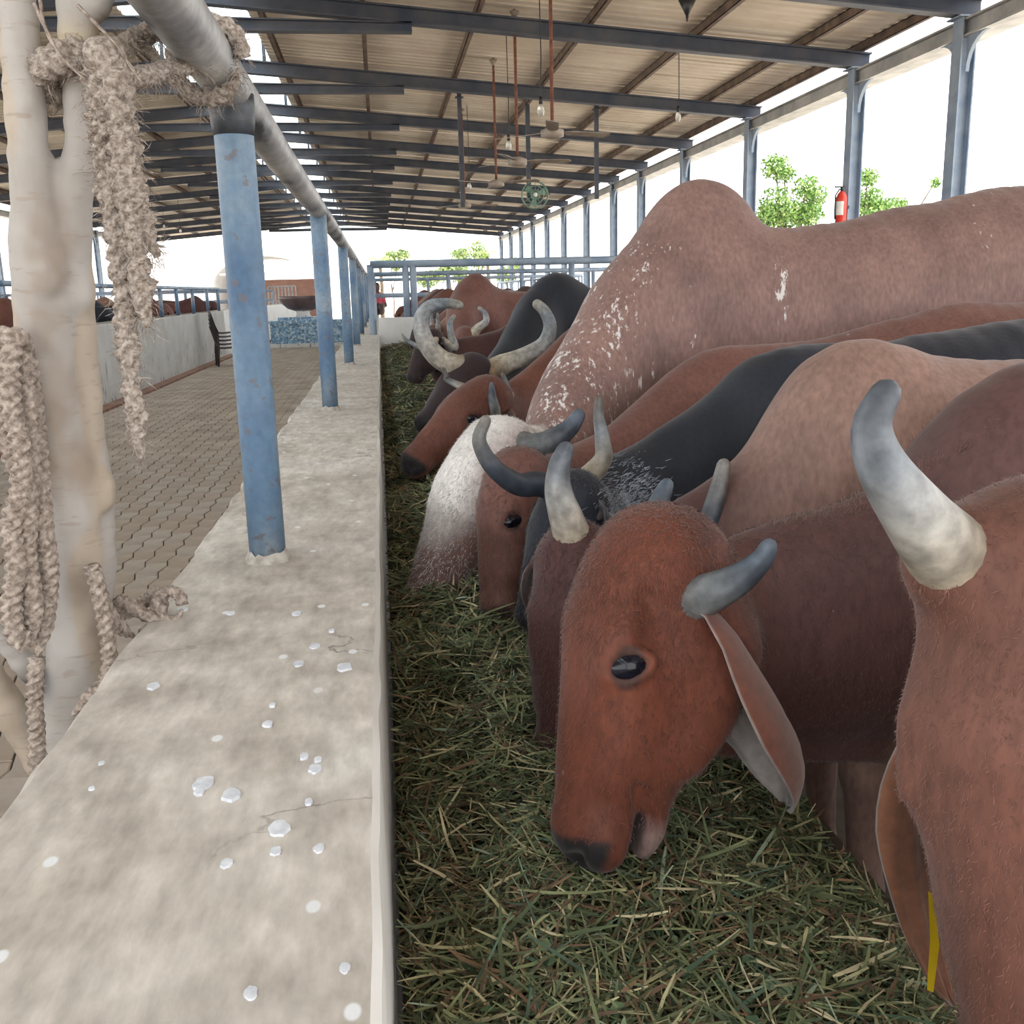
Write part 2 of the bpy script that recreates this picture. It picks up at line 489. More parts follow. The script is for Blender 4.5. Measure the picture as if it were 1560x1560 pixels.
def trunk_mat():
    m, N, L, B = new_mat('whitewashed bark')
    t1 = tex(N, L, 'noise', 4, detail=8); t2 = tex(N, L, 'noise', 22, detail=4, sc=(1, 1, 5)); t3 = tex(N, L, 'noise', 7, detail=7, sc=(1, 1, .4))
    a = N.new('ShaderNodeAttribute'); a.attribute_name = 'Col'
    r1 = ramp(N, L, t1.outputs['Fac'], [(.3, (.82, .80, .76)), (.7, (1.08, 1.08, 1.07))])
    c = mix(N, L, 1.0, a.outputs['Color'], r1.outputs[0], 'MULTIPLY')
    r2 = ramp(N, L, t2.outputs['Fac'], [(.59, (0, 0, 0)), (.66, (.6, .6, .6))])
    c = mix(N, L, r2.outputs[0], c, srgb(150, 138, 126))
    r3 = ramp(N, L, t3.outputs['Fac'], [(.56, (0, 0, 0)), (.70, (.7, .7, .7))])
    c = mix(N, L, r3.outputs[0], c, srgb(150, 132, 114))
    L.new(c, B.inputs['Base Color']); B.inputs['Roughness'].default_value = .8
    bump(N, L, B, t3.outputs['Fac'], .7, .010)
    return m
M['trunk'] = trunk_mat()

def atz(px, py, Z):
    d = _f + _r*(px-780)/FPX - _u*(py-780)/FPX
    return CAMP + d*(Z-CAMP[2])/d[2]

ORD = ['first', 'second', 'third', 'fourth', 'fifth', 'sixth', 'seventh', 'eighth', 'ninth', 'tenth', 'eleventh', 'twelfth', 'thirteenth', 'fourteenth', 'fifteenth', 'sixteenth']

# ------------------------------------------------------------------ setting: ground, feed walls
WL, WR, WT = -0.435, -0.028, 0.81          # feed wall: left edge, right edge, top
floor = MB().box((-11, -4, -.12), (7.2, 53, -.055)).build('floor', M['soil'])
tag(floor, 'packed dirt and paver floor of the cattle shed', 'floor', kind='structure')
gnd = MB().box((-160, -60, -.4), (160, 260, -.125)).build('ground', M['ground'])
tag(gnd, 'pale sandy ground around the shed', 'ground', kind='structure')

def long_wall(name, x0, x1, top, y0, y1, label, fine=10, jit=.006, top_mat='concrete'):
    ys = np.r_[np.arange(y0, min(fine, y1), .05), np.arange(min(fine, y1), y1, .5), y1]
    prof = [(x0, -.05), (x0, top*.5), (x0, top-.012), (x0+.01, top)]
    n_in = 8
    prof += [(x0+.01+(x1-x0-.02)*i/n_in, top) for i in range(1, n_in)]
    prof += [(x1-.008, top), (x1, top-.01), (x1, top*.6), (x1, -.05)]
    m = len(prof); V = np.zeros((len(ys), m, 3))
    for j, (x, z) in enumerate(prof):
        V[:, j, 0] = x; V[:, j, 1] = ys; V[:, j, 2] = z
    P = V.reshape(-1, 3)
    d1 = (VN(P, 9)-.5)*jit*2.2; d2 = (VN(P+7, 28)-.5)*jit
    V[..., 0] += ((d1+d2).reshape(len(ys), m))*np.where(np.arange(m) < 4, 1.5, .35)[None]
    V[..., 2] += ((VN(P+3, 5)-.5)*jit*.5+(VN(P+11, 30)-.5)*jit*.2).reshape(len(ys), m)*np.where((np.arange(m) > 1) & (np.arange(m) < m-2), 1, 0)[None]
    F = []; mi = []
    for i in range(len(ys)-1):
        for j in range(m-1):
            F.append((i*m+j, i*m+j+1, (i+1)*m+j+1, (i+1)*m+j)[::-1]); mi.append(0 if 2 <= j < m-4 else 1)
    F.append(tuple(range(m))); mi.append(1); F.append(tuple(range((len(ys)-1)*m, len(ys)*m))[::-1]); mi.append(1)
    o = mk(name, V.reshape(-1, 3), F, None, smooth=False, mats=[M[top_mat], M['white']], midx=mi)
    bm = bmesh.new(); bm.from_mesh(o.data); bmesh.ops.recalc_face_normals(bm, faces=bm.faces[:]); bm.to_mesh(o.data); bm.free()
    return tag(o, label, 'wall', kind='structure')

wall_r = long_wall('wall_right', WL, WR, WT, -1.2, 52, 'low feed wall with broad concrete top and white painted face')
wall_l = long_wall('wall_left', -4.0, -3.6, 1.04, 4, 24.3, 'low whitewashed feed wall on far side of the passage', fine=0, jit=.01)
MB().box((-3.6, 4, -.05), (-3.42, 24.3, .03)).build('skirting', M['redstrip'], wall_l)
wall_l2 = long_wall('wall_left_far', -4.0, -3.6, 1.04, 29, 52, 'far stretch of low whitewashed wall beyond the blue tank', fine=0, jit=.01)
wall_c = MB().box((WR, 13.4, -.05), (3.0, 13.62, 1.03)).build('wall_cross', M['white'])
tag(wall_c, 'short white cross wall closing the feed trough', 'wall', kind='structure')
curb = MB().box((.70, -.6, -.05), (.78, 13.4, .36)).build('wall_curb', M['soil'])
tag(curb, 'low inner curb of the feed trough', 'wall', kind='structure')

# bird droppings on the wall top
for i, (px, py, r) in enumerate([(310, 1194, .012), (303, 1207, .006), (352, 1211, .011), (425, 1263, .012), (420, 1298, .006), (486, 1294, .006), (463, 1153, .006), (480, 1172, .008), (484, 1158, .005),
        (345, 1317, .006), (525, 1477, .005), (382, 1515, .006), (470, 1223, .005), (140, 1203, .004), (155, 1164, .004), (278, 930, .010), (352, 935, .008), (233, 1046, .010), (480, 985, .009), (452, 935, .009), (455, 1012, .009), (525, 1017, .012), (415, 1075, .005), (505, 962, .006), (408, 1104, .007)]):
    c = atz(px, py, WT)
    n = 14; an = np.linspace(0, 2*np.pi, n, endpoint=False)+rng.random()
    rr = .9*r*(1+.3*(rng.random(n)-.5))
    V = [(c[0], c[1], WT+.0026)]+[(c[0]+rr[k]*math.cos(an[k]), c[1]+1.4*rr[k]*math.sin(an[k]), WT+.0022) for k in range(n)]+[(c[0]+1.05*rr[k]*math.cos(an[k]), c[1]+1.48*rr[k]*math.sin(an[k]), WT-.004) for k in range(n)]
    F = [(0, 1+k, 1+(k+1) % n) for k in range(n)]+[(1+k, 1+n+k, 1+n+(k+1) % n, 1+(k+1) % n) for k in range(n)]
    mk('dropping', V, F, M['dropping'], wall_r, False)

# ------------------------------------------------------------------ pavers of the passage
PW, PL, gap = .1125, .225, .005
def paver_mesh(sign):
    ys = np.linspace(0, PL, 5); off = np.array([0, .012, 0, -.012, 0])*sign
    left = [(gap/2+off[i], min(max(ys[i], gap/2), PL-gap/2)) for i in range(5)]
    right = [(PW-gap/2+off[i], min(max(ys[i], gap/2), PL-gap/2)) for i in range(5)]
    poly = right+left[::-1]
    c = np.mean(poly, 0); n = len(poly)
    V = [(x, y, -.055) for x, y in poly]+[(x, y, -.004) for x, y in poly]+[(c[0]+(x-c[0])*.94, c[1]+(y-c[1])*.965, 0) for x, y in poly]
    F = [tuple(range(2*n, 3*n))]+[(i, (i+1) % n, n+(i+1) % n, n+i) for i in range(n)]+[(n+i, n+(i+1) % n, 2*n+(i+1) % n, 2*n+i) for i in range(n)]
    return np.array(V), F
pVs = [paver_mesh(1)[0], paver_mesh(-1)[0]]; pF = paver_mesh(1)[1]
cols = []; par = []
nx = int((-.44+3.42)/PW)
for ix in range(nx):
    for iy in range(int(26/PL)):
        x = -3.42+ix*PW; y = 1.0+iy*PL+(PL/2 if ix % 2 else 0)
        cols.append((x, y)); par.append(ix % 2)
cols = np.array(cols)
cen = np.c_[cols+[PW/2, PL/2], np.zeros(len(cols))]
pr = proj(cen)
d = cen-CAMP; tt = (WT-CAMP[2])/d[:, 2]; xw = CAMP[0]+d[:, 0]*tt
vis = (pr[:, 2] > .1) & (pr[:, 0] > -20) & (pr[:, 0] < 1580) & (pr[:, 1] < 1580) & (xw < WL+.02)
rank = np.where(vis, pr[:, 2], 1e6)
order = np.argsort(rank)
near = set(order[:300].tolist())
pave = thing('paver_floor', (0, 0, 0), 'interlocking grey pavers covering the passage floor', 'floor', kind='structure')
pave.name = 'floor_pavers'
pms = []
for k in (0, 1):
    for mt in ('paver', 'paver2'):
        o = mk('paver', pVs[k], pF, M[mt]); pms.append(o.data); bpy.data.objects.remove(o)
RV = []; RF = []
for i, (x, y) in enumerate(cols):
    z = (rng.random()-.5)*.004; k = par[i]
    if i in near:
        o = bpy.data.objects.new('paver', pms[2*k+(0 if rng.random() < .6 else 1)]); COL.objects.link(o); o.parent = pave
        o.location = (x, y, z)
    else:
        n = len(RV)*len(pVs[k]); RV.append(pVs[k]+[x, y, z]); RF += [tuple(j+n for j in f) for f in pF]
o = mk('paver_field', np.concatenate(RV), RF, M['paver'], pave)
tag(o, kind='stuff')

# ------------------------------------------------------------------ roof
RX, ZE, SL = -2.3, 4.0, .083               # ridge x, rafter underside at right eave, slope
XE, XEL = 6.2, -10.8
def zr(x): return ZE+SL*(XE-x) if x > RX else ZE+SL*(XE-RX)-SL*(RX-x)
FRAMES = [-.8, 3.2, 6.9, 10.4, 12.8, 16.5, 20.1, 23.5, 26.3, 29.8, 33.5, 36.9, 40.3, 43.7, 47.1, 50.8]
ceil = thing('ceiling', (RX, 0, 4.9), 'pitched corrugated sheet roof on dark steel frames over the shed', 'roof', kind='structure')
for y in FRAMES:
    for sgn, xe in ((1, XE+.15), (-1, XEL-.15)):
        b = MB()
        zb, ze = zr(RX+.001*sgn), zr(xe)
        w = .075
        b.prism([(RX, zb), (xe, ze), (xe, ze+.02), (RX, zb+.02)], 1, y-w, y+w)
        b.prism([(RX, zb+.02), (xe, ze+.02), (xe, ze+.17), (RX, zb+.17)], 1, y-.012, y+.012)
        b.prism([(RX, zb+.17), (xe, ze+.17), (xe, ze+.19), (RX, zb+.19)], 1, y-w, y+w)
        b.build('rafter', M['frame'], ceil)
        # haunch under the ridge
        xh = RX+sgn*2.85; zh = zr(xh)
        b = MB()
        b.prism([(RX, zh+.05), (xh, zh+.005), (xh, zh-.07), (RX, zh-.07)], 1, y-.015, y+.015); b.prism([(RX, zh+.05), (xh, zh+.005), (xh, zh+.02), (RX, zh+.065)], 1, y-w, y+w)
        b.prism([(RX, zh-.07), (xh, zh-.07), (xh, zh-.09), (RX, zh-.09)], 1, y-w, y+w)
        b.build('haunch', M['frame'], ceil)
    # ridge posts carrying the raised cap
    for sx in (-.75, .75):
        MB().box((RX+sx-.025, y-.025, zr(RX+sx)+.2), (RX+sx+.025, y+.025, 5.42)).build('cap_post', M['frame'], ceil)
PUR = [RX+1.0, -.02, 1.35, 2.72, 4.09, 5.46, 6.22]
for x in PUR:
    for xx in (x, 2*RX-x):
        z = zr(xx)+.19
        b = MB(); b.box((xx-.03, -3.5, z), (xx-.022, 52, z+.11)); b.box((xx-.03, -3.5, z), (xx+.03, 52, z+.008)); b.box((xx-.03, -3.5, z+.10), (xx+.03, 52, z+.11))
        b.build('purlin', M['purlin'], ceil)
# corrugated sheets: ribs run down the slope
def sheet(y0, w, xa, xb, zoff, ribs, mat, name):
    ys = []; zs = []
    for k in range(ribs):
        a = y0+w*k/ribs; s = w/ribs
        ys += [a, a+s*.52, a+s*.62, a+s*.9]; zs += [0, 0, .026, .026]
    ys.append(y0+w); zs.append(0)
    ys = np.array(ys); zs = np.array(zs); n = len(ys)
    V = np.concatenate([np.c_[np.full(n, xa), ys, zs+zoff(xa)], np.c_[np.full(n, xb), ys, zs+zoff(xb)]])
    F = [(i, i+1, n+i+1, n+i) for i in range(n-1)]
    o = mk(name, V, F, mat, ceil)
    return o
y = -3.5
while y < 51.9:
    for xa, xb in ((RX+.8, XE+.12), (RX-.8, XEL-.12)):
        sheet(y, 1.02, xa, xb, lambda x: zr(x)+.305+(.004 if int(y) % 2 else 0), 5, M['sheet'], 'roof_sheet')
    for xa, xb in ((RX, RX+1.5), (RX, RX-1.5)):
        sheet(y, 1.02, xa, xb, lambda x: 5.62-abs(x-RX)*.09, 5, M['sky_sheet'], 'skylight_sheet')
    y += 1.0
# eave beam, gutter
for x, s in ((XE, 1), (XEL, -1)):
    b = MB(); b.box((x-.06, -3.5, 3.80), (x+.06, 52, 3.82)); b.box((x-.006, -3.5, 3.82), (x+.006, 52, 3.96)); b.box((x-.06, -3.5, 3.96), (x+.06, 52, 3.98))
    b.build('eave_beam', M['gutter'], ceil)
    g = MB(); xg = x+s*.28
    g.prism([(xg-.14, 4.02), (xg-.13, 4.02), (xg-.10, 3.86), (xg+.10, 3.86), (xg+.13, 4.02), (xg+.14, 4.02), (xg+.11, 3.85), (xg-.11, 3.85)], 1, -3.5, 52)
    g.build('gutter', M['gutter'], ceil)

# columns with curved knee brackets
def column(x, y, label, group, sx=.085):
    t = thing('steel_column', (x, y, -.06), label, 'column', group)
    b = MB()
    b.box((x-sx, y-.09, -.06), (x-sx+.016, y+.09, 4.0)); b.box((x+sx-.016, y-.09, -.06), (x+sx, y+.09, 4.0)); b.box((x-sx+.016, y-.008, -.06), (x+sx-.016, y+.008, 4.0))
    b.build('shaft', M['column'], t)
    for s in (-1, 1):
        R = .34; pts = [(y+s*.09, 3.80), (y+s*(.09+R), 3.80)]
        for k in range(7):
            a = math.pi/2*k/6
            pts.append((y+s*(.09+R-R*math.sin(a)), 3.80-R+R*math.cos(a)))
        MB().prism(pts, 0, x-.02, x+.02).build('knee_bracket', M['column'], t)
    MB().box((x-.14, y-.13, 3.985), (x+.14, y+.13, 4.0)).build('cap_plate', M['column'], t)
    MB().box((x-.17, y-.15, -.06), (x+.17, y+.15, -.04)).build('base_plate', M['column'], t)
    return t
k = 0
for y in FRAMES:
    if y < 9:
        lab = 'blue grey steel column on the open right side, outside the right edge of the picture'
        column(XE, y, lab, 'right columns outside the picture')
    else:
        column(XE, y, f'{ORD[k]} blue grey steel column from the right along the open right side of the shed', 'columns along the open right side')
        k += 1
k = 0
for y in FRAMES:
    if y < 23: continue
    column(XEL, y+ (4.5 if y > 23 else 7.5), f'{ORD[k]} blue grey steel column from the left along the far left side of the shed', 'columns along the far left side')
    k += 1
    if k > 6: break

# ------------------------------------------------------------------ pipe railing on the feed wall
def fence(name, loc, label, group=None, cat='railing'): return thing(name, loc, label, cat, group)
rail_x, rail_z = -.26, 1.735
fe = fence('pipe_railing', (rail_x, 2.05, WT), 'round blue pipe railing standing along the concrete top of the near feed wall')
P = np.array([(rail_x, y, rail_z) for y in np.arange(-1.0, 52, .5)]); P[:, 2] += .004*np.sin(P[:, 1]*1.3)
MB().tube(P, .042, 24).build('rail', M['rail'], fe, True)
posts = [-.72, 2.05, 4.8, 7.9]+[10.7+2.85*i for i in range(14)]
for i, y in enumerate(posts):
    z = np.array([WT-.02, WT+.25, WT+.5, rail_z-.1, rail_z-.01])
    p = MB().tube(np.c_[np.full(5, rail_x), np.full(5, y), z], .0375, 24).build('post', M['blue'], fe, True)
    if i == 1: b = MB().tube(np.c_[np.full(4, rail_x), np.full(4, y), [rail_z-.085, rail_z-.055, rail_z-.03, rail_z-.01]], [.0385, .042, .043, .043], 24).build('weld', M['weld'], p, True)
    n = 26; an = np.linspace(0, 2*np.pi, n, endpoint=False); rr = .040+.004*rng.random(n)
    V = []; F = []
    for q, (s, zz) in enumerate(((1.2, WT-.006), (1.08, WT+.008), (.93, WT+.020))):
        V += [(rail_x+rr[j]*s*math.cos(an[j]), y+rr[j]*s*math.sin(an[j]), zz+(0.012*(rng.random()-.5) if q == 2 else 0)) for j in range(n)]
    for q in range(2): F += [(q*n+j, q*n+(j+1) % n, (q+1)*n+(j+1) % n, (q+1)*n+j) for j in range(n)]
    mk('mortar_collar', V, F, M['mortar'], p, True)

# cross railings of the pens on the right
def pipe_fence(p0, p1, zs, postn, r, label, zb=-.05, mat='column', group='pen railings'):
    p0 = np.array(p0, float); p1 = np.array(p1, float)
    t = thing('pen_railing', (p0[0], p0[1], zb), label, 'railing', group)
    for z in zs:
        q0 = np.array([p0[0], p0[1], z]); q1 = np.array([p1[0], p1[1], z])
        MB().tube([q0, q0*.5+q1*.5, q1], r, 10).build('rail', M[mat], t, True)
    for k in range(postn):
        f = k/(postn-1); q = p0+(p1-p0)*f
        MB().tube([(q[0], q[1], zb), (q[0], q[1], max(zs))], r*.9, 10).build('post', M[mat], t, True)
    return t
t = pipe_fence((-.1, 13.5), (6.1, 13.5), (1.72,), 2, .05, 'thick grey pipe railing crossing above the short white cross wall')
for x in (.36, .46, 2.6, 4.6): MB().tube([(x, 13.5, 1.03 if x < 3 else -.05), (x, 13.5, 1.72)], .045, 10).build('post', M['column'], t, True)
pipe_fence((-.1, 20.5), (5.9, 20.5), (1.72, 1.3), 5, .045, 'nearer of the two far grey pipe railings crossing the right pens')
pipe_fence((-.1, 29), (5.9, 29), (1.72, 1.3), 5, .045, 'farther of the two far grey pipe railings crossing the right pens')
pipe_fence((6.0, 30), (6.0, 51), (1.72, 1.25), 12, .045, 'long grey pipe railing linking the right side columns')
# railing on the left wall and pens behind it
t = thing('pen_railing', (-3.7, 13, 1.04), 'slender blue pipe railing standing on the left whitewashed wall', 'railing', 'pen railings')
MB().tube([(-3.7, 5, 1.535), (-3.7, 15, 1.535), (-3.7, 24.2, 1.535)], .03, 10).build('rail', M['blue'], t, True)
for y in (7.2, 10.2, 13.5, 17.8, 19.2, 20.8, 22.5, 24.0): MB().tube([(-3.7, y, 1.03), (-3.7, y, 1.535)], .035, 10).build('post', M['blue'], t, True)
pipe_fence((-10.7, 14), (-10.7, 52), (1.55, 1.15), 10, .04, 'long blue pipe railing between the far left columns')
pipe_fence((-4.1, 31), (-10.6, 31), (1.55, 1.2), 5, .04, 'nearer blue pipe railing crossing the left pens')
pipe_fence((-4.1, 40), (-10.6, 40), (1.55, 1.2), 5, .04, 'farther blue pipe railing crossing the left pens')

# ------------------------------------------------------------------ cattle
def lerp_cols(t, stops):
    t = np.asarray(t); P = [s[0] for s in stops]
    return np.stack([np.interp(t, P, [s[1][k] for s in stops]) for k in range(3)], -1)

HORN = {'ivory': [(0, srgb(140, 108, 78)), (.18, srgb(158, 132, 100)), (.38, srgb(162, 150, 132)), (.62, srgb(152, 149, 144)), (.82, srgb(112, 116, 122)), (1, srgb(78, 82, 90))],
        'grey': [(0, srgb(128, 104, 84)), (.15, srgb(116, 108, 98)), (.5, srgb(100, 102, 104)), (.8, srgb(62, 68, 78)), (1, srgb(82, 90, 102))],
        'dark': [(0, srgb(108, 100, 94)), (.12, srgb(80, 80, 84)), (.35, srgb(42, 48, 58)), (.7, srgb(54, 60, 70)), (1, srgb(120, 116, 112))],
        'tan': [(0, srgb(150, 122, 92)), (.3, srgb(146, 134, 116)), (.7, srgb(104, 108, 112)), (1, srgb(90, 84, 78))],
        'pale': [(0, srgb(150, 126, 98)), (.2, srgb(172, 162, 146)), (.6, srgb(152, 152, 152)), (.85, srgb(104, 112, 120)), (1, srgb(150, 146, 138))]}

def horn(parent, pts, r0, r1, style='ivory', ring=.03, n=40, sides=18, X=None):
    if X is not None:      # rooted inside the skull
        c = [X(.035, -.03, w) for w in (-.055, .055)]
        k = int(np.linalg.norm(c[1]-pts[0]) < np.linalg.norm(c[0]-pts[0]))
        pts = [c[k]]+list(pts)
    P = resample(np.asarray(pts, float), max(.004, np.linalg.norm(np.diff(np.asarray(pts), axis=0), axis=1).sum()/n))
    t = np.linspace(0, 1, len(P))
    R = r0+(r1-r0)*(t**1.15)
    R = R*(1+ring*np.sin(t*38)*np.exp(-3*t))
    # rounded tip
    T = norm(P[-1]-P[-2])
    P = np.vstack([P, P[-1]+T*r1*.55, P[-1]+T*r1*.85]); R = np.r_[R, r1*.75, r1*.3]; t = np.r_[t, 1, 1]
    V, F = tube(P, R, sides)
    tv = np.repeat(t, sides)
    c = lerp_cols(tv+.06*(VN(V, 40)-.5), HORN[style])
    an_ = np.tile(np.linspace(0, 2*np.pi, sides, endpoint=False), len(P))
    st = VN(np.stack([np.cos(an_)*1.6+5, np.sin(an_)*1.6+5, tv*2.2+V[0, 0]*9], -1), 2.2)
    bl = VN(V, 38)
    c = c*(1+.55*(st-.5)+.5*(bl-.5))[:, None]
    return mk('horn', V, F, M['horn'], parent, True, col=c)

def ear(parent, pts, width, normal, outer, inner, curl=.8, thick=.007, n=18, m=11, edge=None):
    """drooping leaf shaped ear; normal points out of the hollow side"""
    P = resample(np.asarray(pts, float), np.linalg.norm(np.diff(np.asarray(pts), axis=0), axis=1).sum()/n)
    n = len(P); T = np.gradient(P, axis=0); T /= np.linalg.norm(T, axis=1)[:, None]
    t = np.linspace(0, 1, n)
    W = width*np.interp(t, [0, .12, .45, .75, .92, 1], [.5, .66, 1.0, .92, .6, .15])
    V = []; C = []
    s = np.linspace(-1, 1, m)
    nv = norm(normal)
    for side in (0, 1):
        for i in range(n):
            N = norm(nv-T[i]*(nv@T[i])); B = np.cross(T[i], N)
            a = s*min(1.5, curl*(1.12-.35*t[i]))
            x = np.sin(a)/max(.05, math.sin(min(1.4, curl)))*W[i]*.5
            z = (1-np.cos(a))*W[i]*.5
            off = (thick*.5*(1-.6*t[i]))*(1 if side == 0 else -1)
            # ripple
            z = z+.004*np.sin(s*9+i*.5)*t[i]
            Q = P[i]+B*x[:, None]+N*(z+off)[:, None]
            V.append(Q)
            if side == 0:
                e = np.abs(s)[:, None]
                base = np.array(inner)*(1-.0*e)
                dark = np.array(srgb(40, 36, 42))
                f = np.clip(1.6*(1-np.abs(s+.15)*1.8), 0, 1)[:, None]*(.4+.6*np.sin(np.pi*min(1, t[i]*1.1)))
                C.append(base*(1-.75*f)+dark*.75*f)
            else:
                C.append(np.tile(outer, (m, 1)))
    V = np.concatenate(V); C = np.concatenate(C)
    F = []
    o = n*m
    for i in range(n-1):
        for j in range(m-1):
            F.append((i*m+j, i*m+j+1, (i+1)*m+j+1, (i+1)*m+j)); F.append((o+i*m+j, o+(i+1)*m+j, o+(i+1)*m+j+1, o+i*m+j+1))
        for j, fl in ((0, 0), (m-1, 1)):
            q = (i*m+j, (i+1)*m+j, o+(i+1)*m+j, o+i*m+j); F.append(q if fl == 0 else q[::-1])
    for i in (0, n-1):
        for j in range(m-1): F.append((i*m+j, i*m+j+1, o+i*m+j+1, o+i*m+j))
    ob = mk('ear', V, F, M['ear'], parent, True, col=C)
    bm = bmesh.new(); bm.from_mesh(ob.data); bmesh.ops.recalc_face_normals(bm, faces=bm.faces[:]); bm.to_mesh(ob.data); bm.free()
    return ob

def sphere(c, r, n=16, m=10):
    V = [(0, 0, 1)]
    for i in range(1, m):
        a = math.pi*i/m
        V += [(math.sin(a)*math.cos(2*math.pi*j/n), math.sin(a)*math.sin(2*math.pi*j/n), math.cos(a)) for j in range(n)]
    V.append((0, 0, -1))
    F = [(0, 1+j, 1+(j+1) % n) for j in range(n)]
    for i in range(m-2): F += [(1+i*n+j, 1+(i+1)*n+j, 1+(i+1)*n+(j+1) % n, 1+i*n+(j+1) % n) for j in range(n)]
    e = len(V)-1; F += [(e, 1+(m-2)*n+(j+1) % n, 1+(m-2)*n+j) for j in range(n)]
    return np.array(V)*np.asarray(r)+np.asarray(c), F

def seen(a, b, c):
    """direction given as right, down, towards the viewer"""
    return norm(_r*a-_u*b-_f*c)

def head_frame(P, Mz, dorsal=None, lateral=None):
    P = np.asarray(P, float); Mz = np.asarray(Mz, float); u = norm(Mz-P)
    if lateral is not None:          # lateral = direction of the side nearest the viewer
        w = np.asarray(lateral, float); w = norm(w-u*(w@u)); v = np.cross(w, u)
        if v@np.asarray(dorsal) < 0: v = -v
    else:
        v = np.asarray(dorsal, float); v = norm(v-u*(v@u))
    w = np.cross(u, v)
    return P, np.stack([u, v, w]), np.linalg.norm(Mz-P)/.5

def head_sdf(S, P, R, s, detail, gape=.0, dome=1.0):
    X = lambda u, v, w: P+(np.array([u, v, w])*s)@R
    e = lambda c, r, k=.03, op='+': S.ell(X(*c), np.array(r)*s, R, k*s, op)
    cn = lambda a, ra, b, rb, k=.03, op='+': S.cone(X(*a), ra*s, X(*b), rb*s, k*s, op)
    e((.06, -.035, 0), (.10, .095, .090), .04)                 # cranium
    e((.10, .012, 0), (.105, .062*dome, .088), .05)             # forehead
    e((.015, -.01, 0), (.05, .055, .095), .04)                  # poll
    for w in (-1, 1):
        e((.178, .022, .070*w), (.055, .030, .030), .035)       # brow / orbit
        e((.200, -.080, .052*w), (.120, .098, .030), .05)       # cheek
        cn((.13, -.150, .045*w), .038, (.30, -.125, .03*w), .028, .05)   # jaw edge
        cn((.29, -.11, .03*w), .028, (.42, -.082, .014*w), .022, .04)
        e((.25, -.012, .06*w), (.09, .022, .02), .04)           # zygomatic ridge
    cn((.14, -.03, 0), .088, (.33, -.028, 0), .062, .05)        # face
    cn((.16, .025, 0), .055, (.44, -.002, 0), .040, .05)        # nasal bridge
    cn((.30, -.045, 0), .064, (.425, -.032, 0), .050, .04)      # snout
    e((.445, -.022, 0), (.052, .046, .066), .035)               # muzzle
    e((.455, -.040, .028), (.035, .030, .030), .03); e((.455, -.040, -.028), (.035, .030, .030), .03)   # upper lips
    e((.435, -.088-gape, 0), (.042, .021, .036), .02)          # chin
    cn((.30, -.10-gape*.3, 0), .028, (.42, -.085-gape, 0), .024, .03)
    # mouth line and nostrils
    e((.452, -.068-gape*.55, 0), (.060, .004+gape*.5, .085), .010, '-')
    for w in (-1, 1):
        e((.492, -.004, .036*w), (.017, .012, .012), .012, '-')
        cn((.486, .006, .026*w), .006, (.470, .004, .052*w), .005, .012, '-')
    # eye sockets, creases
    for w in (-1, 1):
        nrm = norm((.02, .30, .95*w)); a1 = norm(np.array([.45, .9, 0])-nrm*(np.array([.45, .9, 0])@nrm)); b1 = np.cross(nrm, a1); E3 = np.stack([a1, b1, nrm])
        S.ell(X(.188, .012, .106*w), np.array((.036, .0235, .020))*s, E3@R, .016*s, '-')
        if detail:
            cn((.335, -.035, .066*w), .001, (.405, -.075, .050*w), .002, .022, '-')
            cn((.350, -.060, .060*w), .001, (.400, -.095, .040*w), .001, .016, '-')
            e((.120, -.030, .104*w), (.036, .022, .010), .045, '-')             # hollow of the temple
            cn((.085, .008, .090*w), .001, (.105, -.055, .100*w), .002, .030, '-')
            # eyelids: a ring of small rolls around the eye
            c = np.array([.188, .0125, .0965*w])
            L = [c+a1*(.037*math.cos(q))+b1*(.0215*math.sin(q)*(1-.25*abs(math.cos(q))))-nrm*(.003*math.cos(q)**2) for q in np.linspace(0, 2*math.pi, 15)]
            for q in range(14): cn(L[q], .0062, L[q+1], .0062, .008)
            cn((.150, .040, .080*w), .010, (.205, .036, .085*w), .008, .02)      # brow fold
    return X

